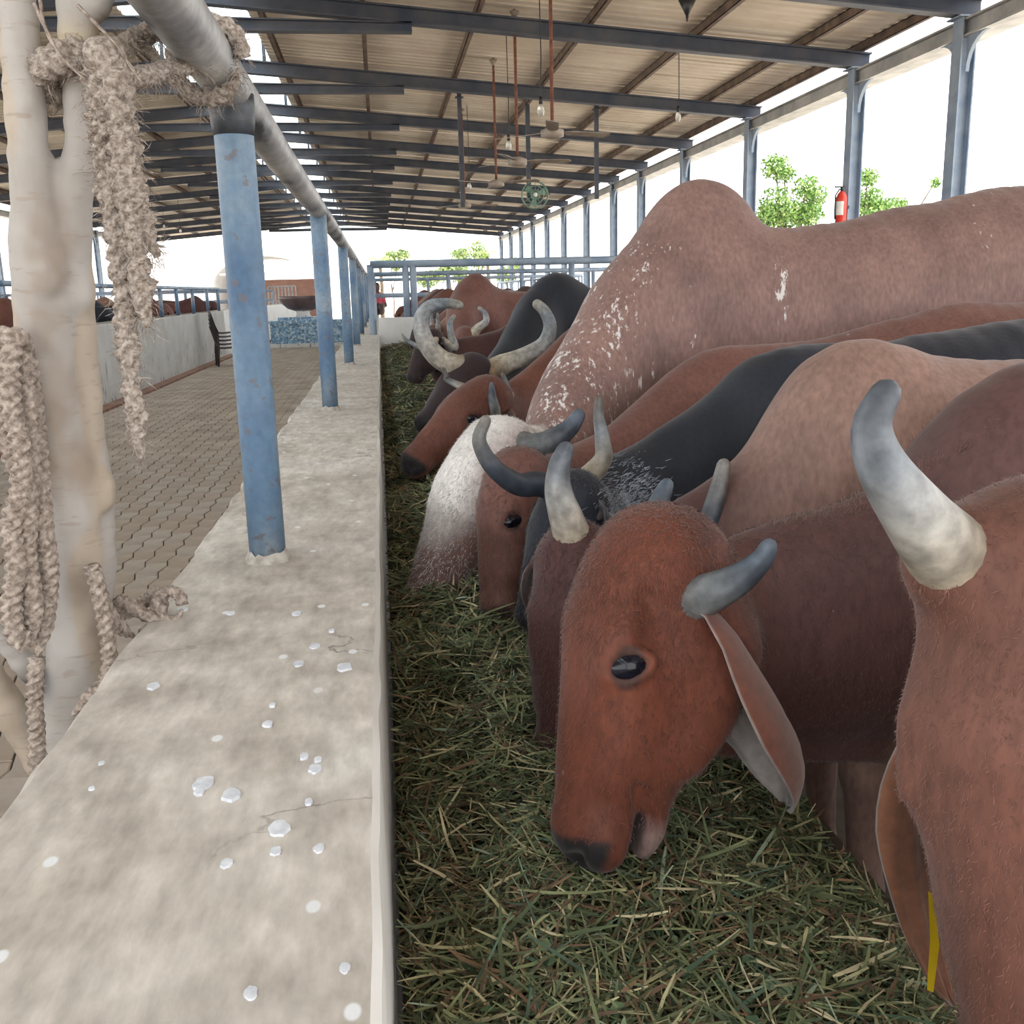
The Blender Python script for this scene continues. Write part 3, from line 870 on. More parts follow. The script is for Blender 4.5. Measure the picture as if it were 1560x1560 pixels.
def cow(label, top, P, Mz, dorsal, color, headcol=None, muzzle=(.02, .017, .02), vs=.012, legs=True, detail=False, fleck=None, colfn=None,
        lwid=1.0, name='zebu_cow', hump=None, group=None, gape=.0, dome=1.0, lateral=None, eyes=(1, -1), floorz=-.055, dew=.0, throat=.1, hs=1.0, legr=1.0, folds=(), bumps=(), ears=(1, -1)):
    """top: stations (x,y,z, halfwidth, depth) along the back line from behind the poll to the rump"""
    top = np.asarray(top, float)
    P, R, s = head_frame(P, Mz, dorsal, lateral); s = s*hs
    L = resample(top, .06)
    rump = L[-1]
    lo = np.minimum(L[:, :3].min(0), np.minimum(P, Mz))-[.36, .42, .2]; hi = np.maximum(L[:, :3].max(0), np.maximum(P, Mz))+[.30, .42, .25]
    lo[2] = floorz-.02
    S = Field(lo, hi, vs)
    T = np.gradient(L[:, :3], axis=0)
    for i in range(len(L)):
        x, y, z, w, h = L[i]
        tdir = np.array([T[i][0], T[i][1], 0]); tdir = norm(tdir) if np.linalg.norm(tdir) > 1e-4 else np.array([1., 0, 0])
        lat = np.array([-tdir[1], tdir[0], 0])
        S.ell((x, y, z-h/2), (.105, w, h/2), np.stack([tdir, lat, [0, 0, 1.]]), .05)
    if dew:   # dewlap: loose fold under the neck
        for i in range(0, min(len(L), 10), 2):
            x, y, z, w, h = L[i]
            S.ell((x, y, z-h-.01), (.09, .025, dew*(1-.05*i)), None, .05)
    Q0 = L[0]
    c0 = np.array([Q0[0], Q0[1], Q0[2]-Q0[4]*.5])
    X = head_sdf(S, P, R, s, detail, gape, dome)
    S.cone(c0, min(Q0[3], Q0[4]*.5), X(.04, -.06, 0), .075*s, .06)
    S.cone(c0-[0, 0, Q0[4]*.2], Q0[3]*.8, X(.14, -.115, 0), .055*s, .07)
    bdir = norm((L[-1]-L[len(L)//2])[:2]); bdir = np.array([*bdir, 0]); lat = np.array([-bdir[1], bdir[0], 0])
    if hump is not None:
        hc, hr = hump; S.ell(hc, hr, np.stack([bdir, lat, [0, 0, 1.]]), .07)
    if legs:
        iw = int(np.argmax(L[:, 4]))   # deepest station = shoulder
        sx = L[iw]; H = sx[2]-floorz
        for sg in (-1, 1):
            b = np.array([sx[0], sx[1], 0])+lat*sg*sx[3]*.55
            z0 = sx[2]-sx[4]*.8
            p = [b+[0, 0, z0], b+bdir*-.02+[0, 0, floorz+.30*H], b+[0, 0, floorz+.09*H], b-bdir*.02+[0, 0, floorz+.035]]
            S.cone(p[0], .085*legr, p[1], .050*legr, .05); S.cone(p[1], .046*legr, p[2], .034*legr, .02); S.cone(p[2], .036*legr, p[3], .046*legr, .02)
            b = np.array([rump[0], rump[1], 0])+lat*sg*rump[3]*.55-bdir*.1
            z0 = rump[2]-rump[4]*.6
            p = [b+[0, 0, z0], b-bdir*.06+[0, 0, floorz+.50*H], b+bdir*.12+[0, 0, floorz+.34*H], b+bdir*.08+[0, 0, floorz+.09*H], b+bdir*.05+[0, 0, floorz+.035]]
            S.cone(p[0], .15, p[1], .10, .06); S.cone(p[1], .095, p[2], .050, .04); S.cone(p[2], .048, p[3], .036, .02); S.cone(p[3], .036, p[4], .047, .02)
        tb = np.array([rump[0], rump[1], rump[2]-.06])+bdir*.10
        S.cone(tb, .035, tb+bdir*.06-[0, 0, .3], .022, .03); S.cone(tb+bdir*.06-[0, 0, .3], .022, tb+bdir*.04-[0, 0, .75*H-.1], .016, .02)
        S.ell(tb+bdir*.04-[0, 0, .75*H], (.035, .035, .12), None, .03)
    for bp, br in bumps:     # fur covered roots of the horns
        cc_ = [X(.04, -.03, w_) for w_ in (-.05, .05)]; cc_ = min(cc_, key=lambda z_: np.linalg.norm(z_-bp))
        S.cone(cc_, br, bp, br*.93, .03)
    for fp in folds:
        for q in range(len(fp)-1): S.cone(fp[q], .001, fp[q+1], .001, .055, '-')
    V, F = S.mesh()
    q = ((V-P)@R.T)/s
    Nv = np.zeros_like(V); fn = np.cross(V[F[:, 1]]-V[F[:, 0]], V[F[:, 2]]-V[F[:, 0]])
    for k_ in range(4): np.add.at(Nv, F[:, k_], fn)
    Nv /= np.linalg.norm(Nv, axis=1)[:, None]+1e-12
    amp = np.clip((np.linalg.norm(q-[.2, -.04, 0], axis=1)-.30)/.15, 0, 1)
    V = V+Nv*(amp*((VN(V+2, 5.5)-.5)*.014+(VN(V*[1, 1, .5]+9, 13)-.5)*.008))[:, None]
    inhead = np.clip((.28-np.linalg.norm(q-[.22, -.04, 0], axis=1))/.06, 0, 1)
    hc = np.array(color if headcol is None else headcol)
    C = np.array(color)[None]*(1-inhead[:, None])+hc[None]*inhead[:, None]
    fk = np.zeros(len(V))
    if colfn is not None:
        C, fk = colfn(V, q, C, fk)
    # nose pad and mouth
    mz = np.clip((q[:, 0]-.452+.35*np.clip(np.abs(q[:, 2])-.03, 0, 1))/.010, 0, 1)*np.clip((q[:, 1]+.040)/.012, 0, 1)
    if muzzle is not None:
        C = C*(1-mz[:, None])+np.array(muzzle)*mz[:, None]
        sl = np.exp(-((q[:, 1]+.068+gape*.55)/(.006+gape*.45))**2)*np.clip((q[:, 0]-.39)/.02, 0, 1)*(np.abs(q[:, 2]) < .08)
        C = C*(1-.8*sl[:, None])+np.array((.03, .025, .03))*.8*sl[:, None]
    # rim of the eyes
    for w in (-1, 1):
        dd = np.linalg.norm((q-[.188, .012, .097*w])*[1, 1.35, 1], axis=1)
        f = np.clip((.036-dd)/.006, 0, 1)[:, None]
        C = C*(1-.75*f)+np.array((.03, .02, .02))*.75*f
    # hooves and tail tuft
    hf = np.clip((floorz+.06-V[:, 2])/.015, 0, 1)[:, None]
    C = C*(1-hf)+np.array((.03, .027, .025))*hf
    t = thing(name, (L[len(L)//2][0], L[len(L)//2][1], floorz), label, 'cow', group)
    body = mk('body', V, F, M['coat'], t, True, col=C, attrs={'fleck': fk})
    for w in eyes:
        ev, ef = sphere((0, 0, 0), np.array([.0335, .0225, .0215])*s)
        nrm = norm((.02, .30, .95*w)); a1 = norm(np.array([.45, .9, 0])-nrm*(np.array([.45, .9, 0])@nrm)); b1 = np.cross(nrm, a1); E3 = np.stack([a1, b1, nrm])
        if np.linalg.det(E3@R) < 0: ef = [f_[::-1] for f_ in ef]
        mk('eye', ev@(E3@R)+X(.188, .0115, (.0875 if detail else .081)*w), ef, M['eye'], t, True)
    for w in ears:
        b_ = X(.055, -.065, .070*w); o_ = R[2]*w; dn = np.array([0, 0, -1.0])
        e1 = b_+o_*.055*s-R[1]*.02*s; e2 = e1+(o_*.035-R[1]*.05)*s+dn*.05*s; e3 = e2+(-R[1]*.03+o_*.005)*s+dn*.09*s
        cm_ = C[inhead > .5].mean(0) if (inhead > .5).any() else np.array(color)
        ear(t, [b_, e1, e2, e3], .085*s, R[1]*.6-o_*.5, cm_, cm_*.7+np.array(srgb(120, 104, 98))*.3, curl=.9, n=10, m=7)
    return t, X, R, s

COAT = dict(rust=srgb(106, 58, 42), maroon=srgb(76, 46, 44), tan=srgb(136, 108, 98), redbrown=srgb(110, 75, 67), black=srgb(34, 38, 48), brown=srgb(104, 64, 52), dun=srgb(134, 102, 86), plum=srgb(90, 62, 60))  # tan, redbrown and bluish black are greyed: haze painted into the coats
TROUGH = 'cattle feeding along the near trough'

# --- rust coloured cow in the middle, eating
Pb, Mb = at(985, 815, 1.375), at(868, 1312, 1.28)
def col_b(V, q, C, fk):
    body = np.clip((V[:, 0]-.44)/.14, 0, 1)[:, None]
    C = C*(1-body)+np.array(COAT['plum'])*body  # plum neck and body: haze and purple shade tint put into the coat
    lg = np.clip((.68-V[:, 2])/.06, 0, 1)[:, None]*np.clip((V[:, 0]-.80)/.05, 0, 1)[:, None]
    C = C*(1-lg)+np.array(srgb(106, 82, 60))*lg
    lip = np.clip((q[:, 0]-.40)/.03, 0, 1)*np.clip((-.066-q[:, 1])/.012, 0, 1)
    C = C*(1-lip[:, None])+np.array(srgb(150, 124, 118))*lip[:, None]
    crest = np.clip((.10-q[:, 0])/.10, 0, 1)*np.clip((q[:, 1]+.05)/.05, 0, 1)
    C = C*(1+.3*crest[:, None]*np.array([1, .9, .8]))
    return C, fk
topB = [(*at(1085, 845, 1.46), .085, .28), (*at(1180, 806, 1.47), .10, .34), (*at(1300, 772, 1.48), .12, .40), (*at(1395, 722, 1.49), .14, .46), (*at(1480, 632, 1.50), .16, .60), (1.02, 1.50, 1.20, .19, .68), (1.18, 1.50, 1.22, .20, .70), (1.4, 1.52, 1.16, .22, .66), (1.8, 1.54, 1.16, .24, .64), (2.15, 1.56, 1.18, .20, .52), (2.3, 1.56, 1.14, .15, .42)]
cb, XB, RB, sB = cow('rust brown cow with long drooping ear and short grey horns, eating in the middle', topB, Pb, Mb, (-.85, -.30, .25), COAT['rust'], vs=.0068, detail=True, colfn=col_b, gape=.016, dome=1.15, dew=.05, lateral=seen(.02, .50, .86), group=TROUGH, legr=1.7, ears=(), bumps=[(at(1040, 920, 1.305), .044)])
horn(cb, [at(1022, 930, 1.345), at(1050, 915, 1.292), at(1085, 902, 1.25), at(1125, 882, 1.235), at(1158, 855, 1.23), at(1172, 832, 1.23)], .043, .012, 'grey')
horn(cb, [at(1000, 815, 1.43), at(1001, 785, 1.44), at(1006, 760, 1.45), at(1016, 738, 1.46)], .030, .011, 'grey', X=XB)
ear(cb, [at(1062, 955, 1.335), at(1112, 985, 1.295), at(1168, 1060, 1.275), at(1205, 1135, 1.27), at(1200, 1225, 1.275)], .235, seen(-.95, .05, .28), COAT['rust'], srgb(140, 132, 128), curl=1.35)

# --- dark maroon head with ivory horns, tan body
Pc, Mc = at(885, 836, 1.78), at(852, 1140, 1.70)
def col_c(V, q, C, fk):
    h = np.clip((.75-V[:, 0])/.15, 0, 1)[:, None]
    C = np.array(COAT['maroon'])*h+np.array(COAT['tan'])*(1-h)
    fk = np.clip((.72-V[:, 0])/.1, 0, 1)*.10
    return C, fk
topC = [(*at(1000, 800, 1.84), .08, .26), (*at(1050, 770, 1.86), .09, .30), (*at(1160, 692, 1.88), .11, .38), (*at(1215, 618, 1.89), .12, .46), (*at(1245, 556, 1.90), .14, .56), (*at(1310, 517, 1.90), .17, .66), (*at(1360, 532, 1.91), .19, .66), (1.06, 1.91, 1.19, .20, .66), (1.3, 1.92, 1.18, .22, .66), (1.7, 1.95, 1.18, .23, .62), (2.1, 1.98, 1.20, .20, .52), (2.28, 1.98, 1.16, .15, .42)]
cc, XC, RC, sC = cow('maroon headed cow with tall ivory horns and tan humped body, behind the rust brown cow', topC, Pc, Mc, seen(-.35, -.25, .9), COAT['tan'], vs=.0105, colfn=col_c, group=TROUGH, hs=1.12, bumps=[(at(872, 822, 1.775), .047)])
horn(cc, [at(880, 845, 1.785), at(868, 805, 1.76), at(851, 750, 1.75), at(852, 710, 1.755), at(862, 684, 1.76)], .046, .016, 'ivory', X=XC)
horn(cc, [at(1060, 840, 1.80), at(1078, 800, 1.80), at(1093, 750, 1.81), at(1103, 708, 1.82)], .036, .014, 'dark', X=XC)

# --- black cow with white hairs on its neck
Pd, Md = at(868, 738, 2.14), at(796, 960, 2.06)
def col_d(V, q, C, fk):
    g = np.exp(-((V[:, 0]-.55)/.10)**2-((V[:, 2]-.80)/.12)**2)
    fk = np.clip(g*.24, 0, .22)
    br = np.clip((q[:, 2])/.05, 0, 1)*np.clip((q[:, 0]-.05)/.1, 0, 1)*0
    return C, fk
topD = [(*at(905, 712, 2.28), .08, .26), (*at(1000, 668, 2.36), .10, .32), (*at(1100, 603, 2.40), .12, .42), (*at(1145, 552, 2.42), .14, .52), (*at(1190, 532, 2.42), .17, .60), (*at(1260, 527, 2.43), .19, .62), (*at(1380, 516, 2.44), .21, .62), (*at(1560, 488, 2.45), .22, .62), (2.05, 2.46, 1.26, .21, .56), (2.35, 2.48, 1.24, .17, .46)]
cd_, XD, RD, sD = cow('black cow with white hairs on its neck and one dark horn curving to the left', topD, Pd, Md, seen(-.85, -.2, .45), COAT['black'], vs=.0105, colfn=col_d, group=TROUGH)
horn(cd_, [at(826, 738, 2.10), at(790, 738, 2.06), at(752, 712, 2.03), at(730, 672, 2.03), at(740, 640, 2.04)], .034, .012, 'dark', X=XD)
horn(cd_, [at(915, 706, 2.19), at(918, 672, 2.19), at(912, 635, 2.20), at(912, 608, 2.20)], .031, .009, 'tan', X=XD)

# --- red brown cow between the black cow and the great bull
Pf, Mf = at(778, 705, 2.50), at(748, 950, 2.38)
topF = [(*at(828, 705, 2.56), .085, .26), (*at(950, 645, 2.72), .10, .34), (*at(1040, 563, 2.82), .12, .46), (*at(1100, 531, 2.86), .15, .56), (*at(1170, 528, 2.88), .18, .62), (*at(1300, 507, 2.90), .20, .62), (*at(1440, 470, 2.92), .21, .60), (*at(1560, 464, 2.94), .21, .58), (2.3, 2.96, 1.28, .18, .48)]
cf, XF, RF_, sF = cow('red brown cow with a dark narrowed eye, head pressed beside the white faced bull', topF, Pf, Mf, seen(-.88, -.2, .42), COAT['redbrown'], vs=.0105, group=TROUGH, muzzle=(.05, .03, .025))

# --- great flecked bull with a white face
Pg, Mg = at(768, 662, 2.84), at(660, 885, 2.70)
def col_g(V, q, C, fk):
    n = VN(V, 18)
    face = np.clip((.25-np.linalg.norm((q-[.16, .06, 0])*[.75, 1, 1], axis=1)+.05*(n-.5))/.04, 0, 1)
    low = np.clip((q[:, 0]-.22)/.12, 0, 1)
    white = np.array(srgb(226, 224, 222)); grey = np.array(srgb(128, 98, 92))
    side = np.clip((q[:, 2]*-1-.02)/.05, 0, 1)*.6
    c2 = white*(1-np.clip(low+side, 0, 1)[:, None])+grey*np.clip(low+side, 0, 1)[:, None]
    C = C*(1-face[:, None])+c2*face[:, None]
    mz = np.clip((q[:, 0]-.42)/.03, 0, 1)[:, None]*np.clip((.3-np.linalg.norm(q-[.4, 0, 0], axis=1))/.05, 0, 1)[:, None]
    C = C*(1-mz)+np.array(srgb(140, 112, 96))*mz
    nk = np.clip((1.2-V[:, 0])/.45, 0, 1)*np.clip((V[:, 2]-.5)/.3, 0, 1)*np.clip((1.62-V[:, 2])/.15, 0, 1)
    fk = .20*nk
    sp = np.exp(-((V[:, 0]-1.33)/.05)**2-((V[:, 2]-1.33)/.12)**2)+np.exp(-((V[:, 0]-2.05)/.2)**2-((V[:, 2]-1.55)/.12)**2)*.6
    fk = np.maximum(fk, .22*sp)
    return C, fk
topG = [(*at(850, 628, 2.98), .10, .30), (*at(862, 560, 3.10), .12, .38), (*at(905, 484, 3.22), .14, .50), (*at(950, 400, 3.32), .16, .64), (*at(1000, 345, 3.38), .19, .74), (*at(1060, 320, 3.40), .22, .80), (*at(1150, 345, 3.42), .24, .80), (*at(1190, 350, 3.42), .25, .76), (*at(1300, 333, 3.44), .27, .74), (*at(1450, 303, 3.46), .28, .74), (*at(1560, 284, 3.48), .28, .72), (2.7, 3.5, 1.66, .24, .6), (2.9, 3.5, 1.58, .18, .5)]
cg, XG, RG, sG = cow('great red brown bull with white face, white flecked neck and high hump', topG, Pg, Mg, seen(-.40, -.45, .8), srgb(130, 103, 97), vs=.0105, colfn=col_g, group=TROUGH, dome=1.4, hs=1.30, bumps=[(at(775, 675, 2.81), .058)], muzzle=None, hump=((at(1068, 330, 3.41)-[0, 0, .10]), (.20, .12, .22)), name='zebu_bull')  # body colour greyed and lightened to paint veiling glare and haze into it
horn(cg, [at(752, 668, 2.86), at(785, 678, 2.79), at(812, 682, 2.745), at(840, 672, 2.74), at(868, 652, 2.745), at(882, 632, 2.75)], .058, .020, 'grey', ring=.05)

# --- brown cow behind the bull
Ph, Mh = at(752, 590, 4.25), at(613, 712, 4.05)
topH = [(*at(775, 590, 4.35), .09, .28), (*at(840, 540, 4.55), .11, .36), (*at(900, 485, 4.75), .13, .44), (*at(960, 455, 4.85), .17, .58), (1.5, 4.9, 1.36, .2, .62), (1.9, 4.95, 1.32, .22, .62), (2.3, 5.0, 1.32, .2, .55), (2.5, 5.0, 1.28, .15, .42)]
ch, XH, RH, sH = cow('brown cow with small pale horn stubs looking out behind the white faced bull', topH, Ph, Mh, seen(-.6, -.6, .4), COAT['brown'], vs=.0125, lateral=seen(.45, .45, .75), group=TROUGH)
horn(ch, [at(752, 640, 4.16), at(752, 622, 4.13), at(750, 605, 4.12), at(749, 585, 4.13)], .036, .010, 'grey')
horn(ch, [at(775, 605, 4.22), at(771, 590, 4.22), at(766, 570, 4.23)], .030, .009, 'tan', X=XH)
horn(ch, [at(684, 580, 4.38), at(680, 572, 4.38), at(676, 562, 4.38)], .026, .008, 'tan', X=XH)

# --- black bull with wide lyre horns
Pi, Mi = at(728, 552, 5.05), at(655, 635, 4.85)
topI = [(*at(745, 560, 5.15), .10, .30), (*at(790, 500, 5.4), .13, .42), (*at(818, 440, 5.6), .16, .60), (*at(848, 416, 5.7), .20, .72), (*at(890, 437, 5.72), .23, .72), (*at(930, 452, 5.75), .24, .68), (1.8, 5.8, 1.36, .25, .66), (2.3, 5.85, 1.36, .22, .56), (2.5, 5.85, 1.30, .16, .42)]
ci, XI, RI, sI = cow('black bull with broad hump and two great upcurved whitish horns', topI, Pi, Mi, seen(-.25, -.3, .9), COAT['black'], headcol=srgb(52, 38, 42), vs=.0135, group=TROUGH, hs=1.2, name='zebu_bull')
horn(ci, [at(690, 556, 4.98), at(668, 545, 4.97), at(648, 520, 4.96), at(641, 490, 4.96), at(653, 468, 4.97), at(680, 462, 4.98), at(700, 465, 4.99)], .062, .022, 'pale', X=XI)
horn(ci, [at(765, 556, 5.08), at(795, 545, 5.07), at(828, 525, 5.07), at(838, 498, 5.08), at(830, 475, 5.09), at(818, 463, 5.1)], .060, .026, 'pale', X=XI)

# --- maroon cow with thin horns
Pj, Mj = at(658, 508, 6.35), at(622, 580, 6.2)
topJ = [(*at(680, 520, 6.45), .1, .28), (*at(760, 505, 6.6), .12, .34), (*at(800, 480, 6.7), .14, .46), (1.3, 6.7, 1.25, .18, .6), (1.7, 6.75, 1.22, .22, .62), (2.3, 6.8, 1.25, .2, .55), (2.5, 6.8, 1.2, .15, .42)]
cj, XJ, RJ, sJ = cow('maroon cow with blackish face and a slim horn pointing down over its cheek', topJ, Pj, Mj, seen(-.7, -.4, .5), COAT['maroon'], headcol=srgb(48, 34, 36), vs=.014, group=TROUGH)
horn(cj, [at(655, 530, 6.2), at(640, 528, 6.18), at(622, 520, 6.18), at(612, 510, 6.19)], .030, .008, 'pale', X=XJ)
horn(cj, [at(692, 530, 6.35), at(687, 510, 6.35), at(686, 492, 6.36), at(692, 482, 6.37)], .034, .014, 'pale', X=XJ)

# --- brown cow with a rounded hump
Pk, Mk = at(710, 505, 7.55), at(680, 575, 7.4)
topK = [(*at(705, 480, 7.7), .1, .3), (*at(705, 440, 7.9), .13, .46), (*at(722, 416, 8.0), .18, .62), (*at(748, 436, 8.05), .2, .66), (*at(790, 445, 8.1), .22, .6), (1.9, 8.1, 1.34, .22, .62), (2.4, 8.15, 1.36, .2, .52), (2.6, 8.15, 1.3, .15, .42)]
ck, XK, RK, sK = cow('brown humped cow with one short upright whitish horn, behind the black bull', topK, Pk, Mk, seen(-.5, -.4, .7), COAT['redbrown'], vs=.016, group=TROUGH)
horn(ck, [at(728, 500, 7.5), at(740, 490, 7.48), at(739, 478, 7.49), at(730, 469, 7.5)], .040, .014, 'pale', X=XK)

# --- nearest cow at the right edge
Pa, Ma = at(1600, 822, .80), at(1572, 1760, .72)
topA = [(*at(1660, 860, .86), .09, .30), (.70, .86, 1.12, .11, .36), (.85, .87, 1.12, .13, .44), (1.0, .88, 1.2, .16, .58), (1.15, .88, 1.24, .18, .66), (1.4, .88, 1.18, .20, .64), (1.9, .88, 1.18, .2, .6), (2.2, .88, 1.2, .18, .5), (2.35, .88, 1.16, .14, .4)]
ca, XA, RA, sA = cow('nearest brown cow at the right edge with one thick ivory horn and yellow ear tag', topA, Pa, Ma, seen(-.72, -.1, .69), srgb(112, 73, 61), vs=.0085, detail=True, group=TROUGH, dome=.8, ears=(), bumps=[(at(1455, 855, .822), .052)])
horn(ca, [at(1490, 892, .86), at(1448, 846, .81), at(1400, 790, .775), at(1345, 712, .76), at(1328, 650, .762), at(1350, 598, .765)], .050, .0125, 'ivory', ring=.01, X=XA)
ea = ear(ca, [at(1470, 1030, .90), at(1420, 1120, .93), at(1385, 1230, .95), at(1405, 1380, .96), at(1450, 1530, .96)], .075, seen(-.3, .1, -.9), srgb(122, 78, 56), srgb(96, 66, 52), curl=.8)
tp = [(1414, 1358), (1424, 1362), (1431, 1440), (1422, 1512), (1412, 1508), (1417, 1430)]
tg = mk('ear_tag', [at(x_, y_, .915) for x_, y_ in tp]+[at(x_, y_, .919) for x_, y_ in tp], [(0, 1, 2, 3, 4, 5), (11, 10, 9, 8, 7, 6)]+[(i, (i+1) % 6, 6+(i+1) % 6, 6+i) for i in range(6)], M['yellow'], ea)
tg['label'] = 'yellow plastic ear tag'

# ------------------------------------------------------------------ short hair on the nearest coats
def fur(parent, pick, n, L, flow, colr, seed, w=.0007, lift=.35, jitter=.5):
    body = [c for c in parent.children if c.name.startswith('body')][0]
    me = body.data; nv = len(me.vertices)
    co = np.zeros(nv*3, np.float32); me.vertices.foreach_get('co', co); co = co.reshape(-1, 3).astype(float)+wloc(parent)
    no = np.zeros(nv*3, np.float32); me.vertices.foreach_get('normal', no); no = no.reshape(-1, 3).astype(float)
    cl = np.zeros(nv*4, np.float32); me.color_attributes['Col'].data.foreach_get('color', cl); cl = cl.reshape(-1, 4)[:, :3]
    wt = pick(co); wt = wt/wt.sum()
    r = np.random.default_rng(seed); i = r.choice(nv, n, p=wt)
    N = no[i]; p = co[i]+r.normal(0, .004, (n, 3)); p -= N*((p-co[i])*N).sum(1)[:, None]
    fl = flow(co[i]) if callable(flow) else np.tile(flow, (n, 1))
    fl = fl+r.normal(0, jitter, (n, 3)); fl -= N*(fl*N).sum(1)[:, None]; fl /= np.linalg.norm(fl, axis=1)[:, None]+1e-9
    l = (L*(.5+.8*r.random(n)))[:, None]
    tip = p+fl*l+N*l*lift; mid = p+fl*l*.5+N*l*lift*.75
    sd = np.cross(fl, N)*w
    V = np.stack([p-sd-N*.001, p+sd-N*.001, mid-sd*.8, mid+sd*.8, tip], 1).reshape(-1, 3)
    b = np.arange(n)*5
    F = np.concatenate([np.stack([b, b+1, b+3], 1), np.stack([b, b+3, b+2], 1), np.stack([b+2, b+3, b+4], 1)])
    c = (cl[i] if colr is None else np.tile(colr, (n, 1)))*(.55+.65*r.random(n))[:, None]
    o = mk('hair', V, F, M['ear'], parent, False, col=np.repeat(c, 5, 0)); tag(o, kind='stuff')
    return o
hq = lambda co: ((co-Pb)@RB.T)/sB
def pick_b(co):
    q = hq(co); f = np.clip((.20-q[:, 0])/.12, 0, 1)*(q[:, 1] > -.08)+.25*np.clip((.46-q[:, 0])/.05, 0, 1)
    far_ = np.clip((.62-np.linalg.norm(q-[.2, 0, 0], axis=1))/.1, 0, 1)
    eye_ = np.minimum(np.linalg.norm(q-[.188, .012, .095], axis=1), np.linalg.norm(q-[.188, .012, -.095], axis=1)) > .045
    return f*far_*eye_*(q[:, 0] < .46)+1e-9
fur(cb, pick_b, 34000, .010, RB[0]*1.0, None, 21, w=.0005)
fur(cb, lambda co: np.exp(-((co[:, 2]-np.interp(co[:, 0], [.45, .60, .73, .83, .95], [.955, .975, .995, 1.04, 1.13]))/.004)**2)*(co[:, 0] > .45)*(co[:, 0] < .95)+1e-12, 1100, .008, np.array([.6, 0, .3]), srgb(118, 84, 74), 22, w=.0004, lift=.9)
fur(ca, lambda co: ((((co-Pa)@RA.T)/sA)[:, 0] < .46)*(np.linalg.norm(co-(Pa+RA[0]*.2), axis=1) < .32)+1e-9, 26000, .007, RA[0], None, 23, w=.00035)
fur(cc, lambda co: (np.linalg.norm(co-(np.array(Pc)+RC[0]*.15), axis=1) < .25)+1e-9, 8000, .010, RC[0], None, 24, w=.0008)
fur(cd_, lambda co: np.exp(-((co-at(955, 768, 2.2))[:, [0, 2]]**2/np.array([.07, .055])**2).sum(1))+1e-12, 2600, .017, np.array([.9, 0, .35]), srgb(140, 146, 158), 25, w=.0007, lift=.25, jitter=.25)

for (c_, P_, R_, s_, n_, sd_) in ((cf, Pf, RF_, sF, 6000, 31), (cd_, Pd, RD, sD, 4000, 32), (cg, Pg, RG, sG, 9000, 33), (ch, Ph, RH, sH, 5000, 34)):
    fur(c_, lambda co, P_=P_, R_=R_, s_=s_: (np.linalg.norm((co-np.array(P_))@R_.T/s_-[.18, 0, 0], axis=1) < .32)+1e-9, n_, .012, R_[0], None, sd_, w=.0008)
fur(cg, lambda co: np.clip(((co-np.array(Pg))@RG.T/sG)[:, 0]-.14, 0, .2)*(np.linalg.norm((co-np.array(Pg))@RG.T/sG-[.28, 0, 0], axis=1) < .24)+1e-9, 7000, .011, RG[0], srgb(186, 180, 178), 41, w=.0009)

# ------------------------------------------------------------------ fodder in the trough
def hay_h(x, y):
    P = np.stack([x, y, np.zeros_like(x)], -1)
    base = np.interp(y, [0, 1.6, 2.6, 4, 9, 13.4], [.43, .45, .49, .58, .62, .64])
    prof = np.interp(x, [-.03, .05, .25, .45, .6, .72], [-.03, .0, .045, .045, .01, -.06])
    return base+prof+.07*(VN(P, 2.6)-.5)+.05*(VN(P+5, 7)-.5)+.03*(VN(P+9, 19)-.5)
ys = np.r_[np.arange(-.6, 4, .02), np.arange(4, 13.45, .05)]; ys[-1] = 13.4
xs = np.linspace(WR+.012, .69, 42)
GX, GY = np.meshgrid(xs, ys); GZ = hay_h(GX, GY)
V = np.stack([GX, GY, GZ], -1).reshape(-1, 3); n = len(xs)
ii, jj = np.meshgrid(np.arange(len(ys)-1), np.arange(n-1), indexing='ij')
a = (ii*n+jj).ravel(); F = np.stack([a, a+1, a+n+1, a+n], 1)
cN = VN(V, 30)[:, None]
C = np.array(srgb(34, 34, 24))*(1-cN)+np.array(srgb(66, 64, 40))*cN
fod = thing('fodder', (.3, 2, 0), 'green and straw coloured chopped grass fodder filling the feed trough', 'fodder', kind='stuff')
o = mk('fodder_bed', V, F, M['hay'], fod, True, col=C); tag(o, kind='stuff')

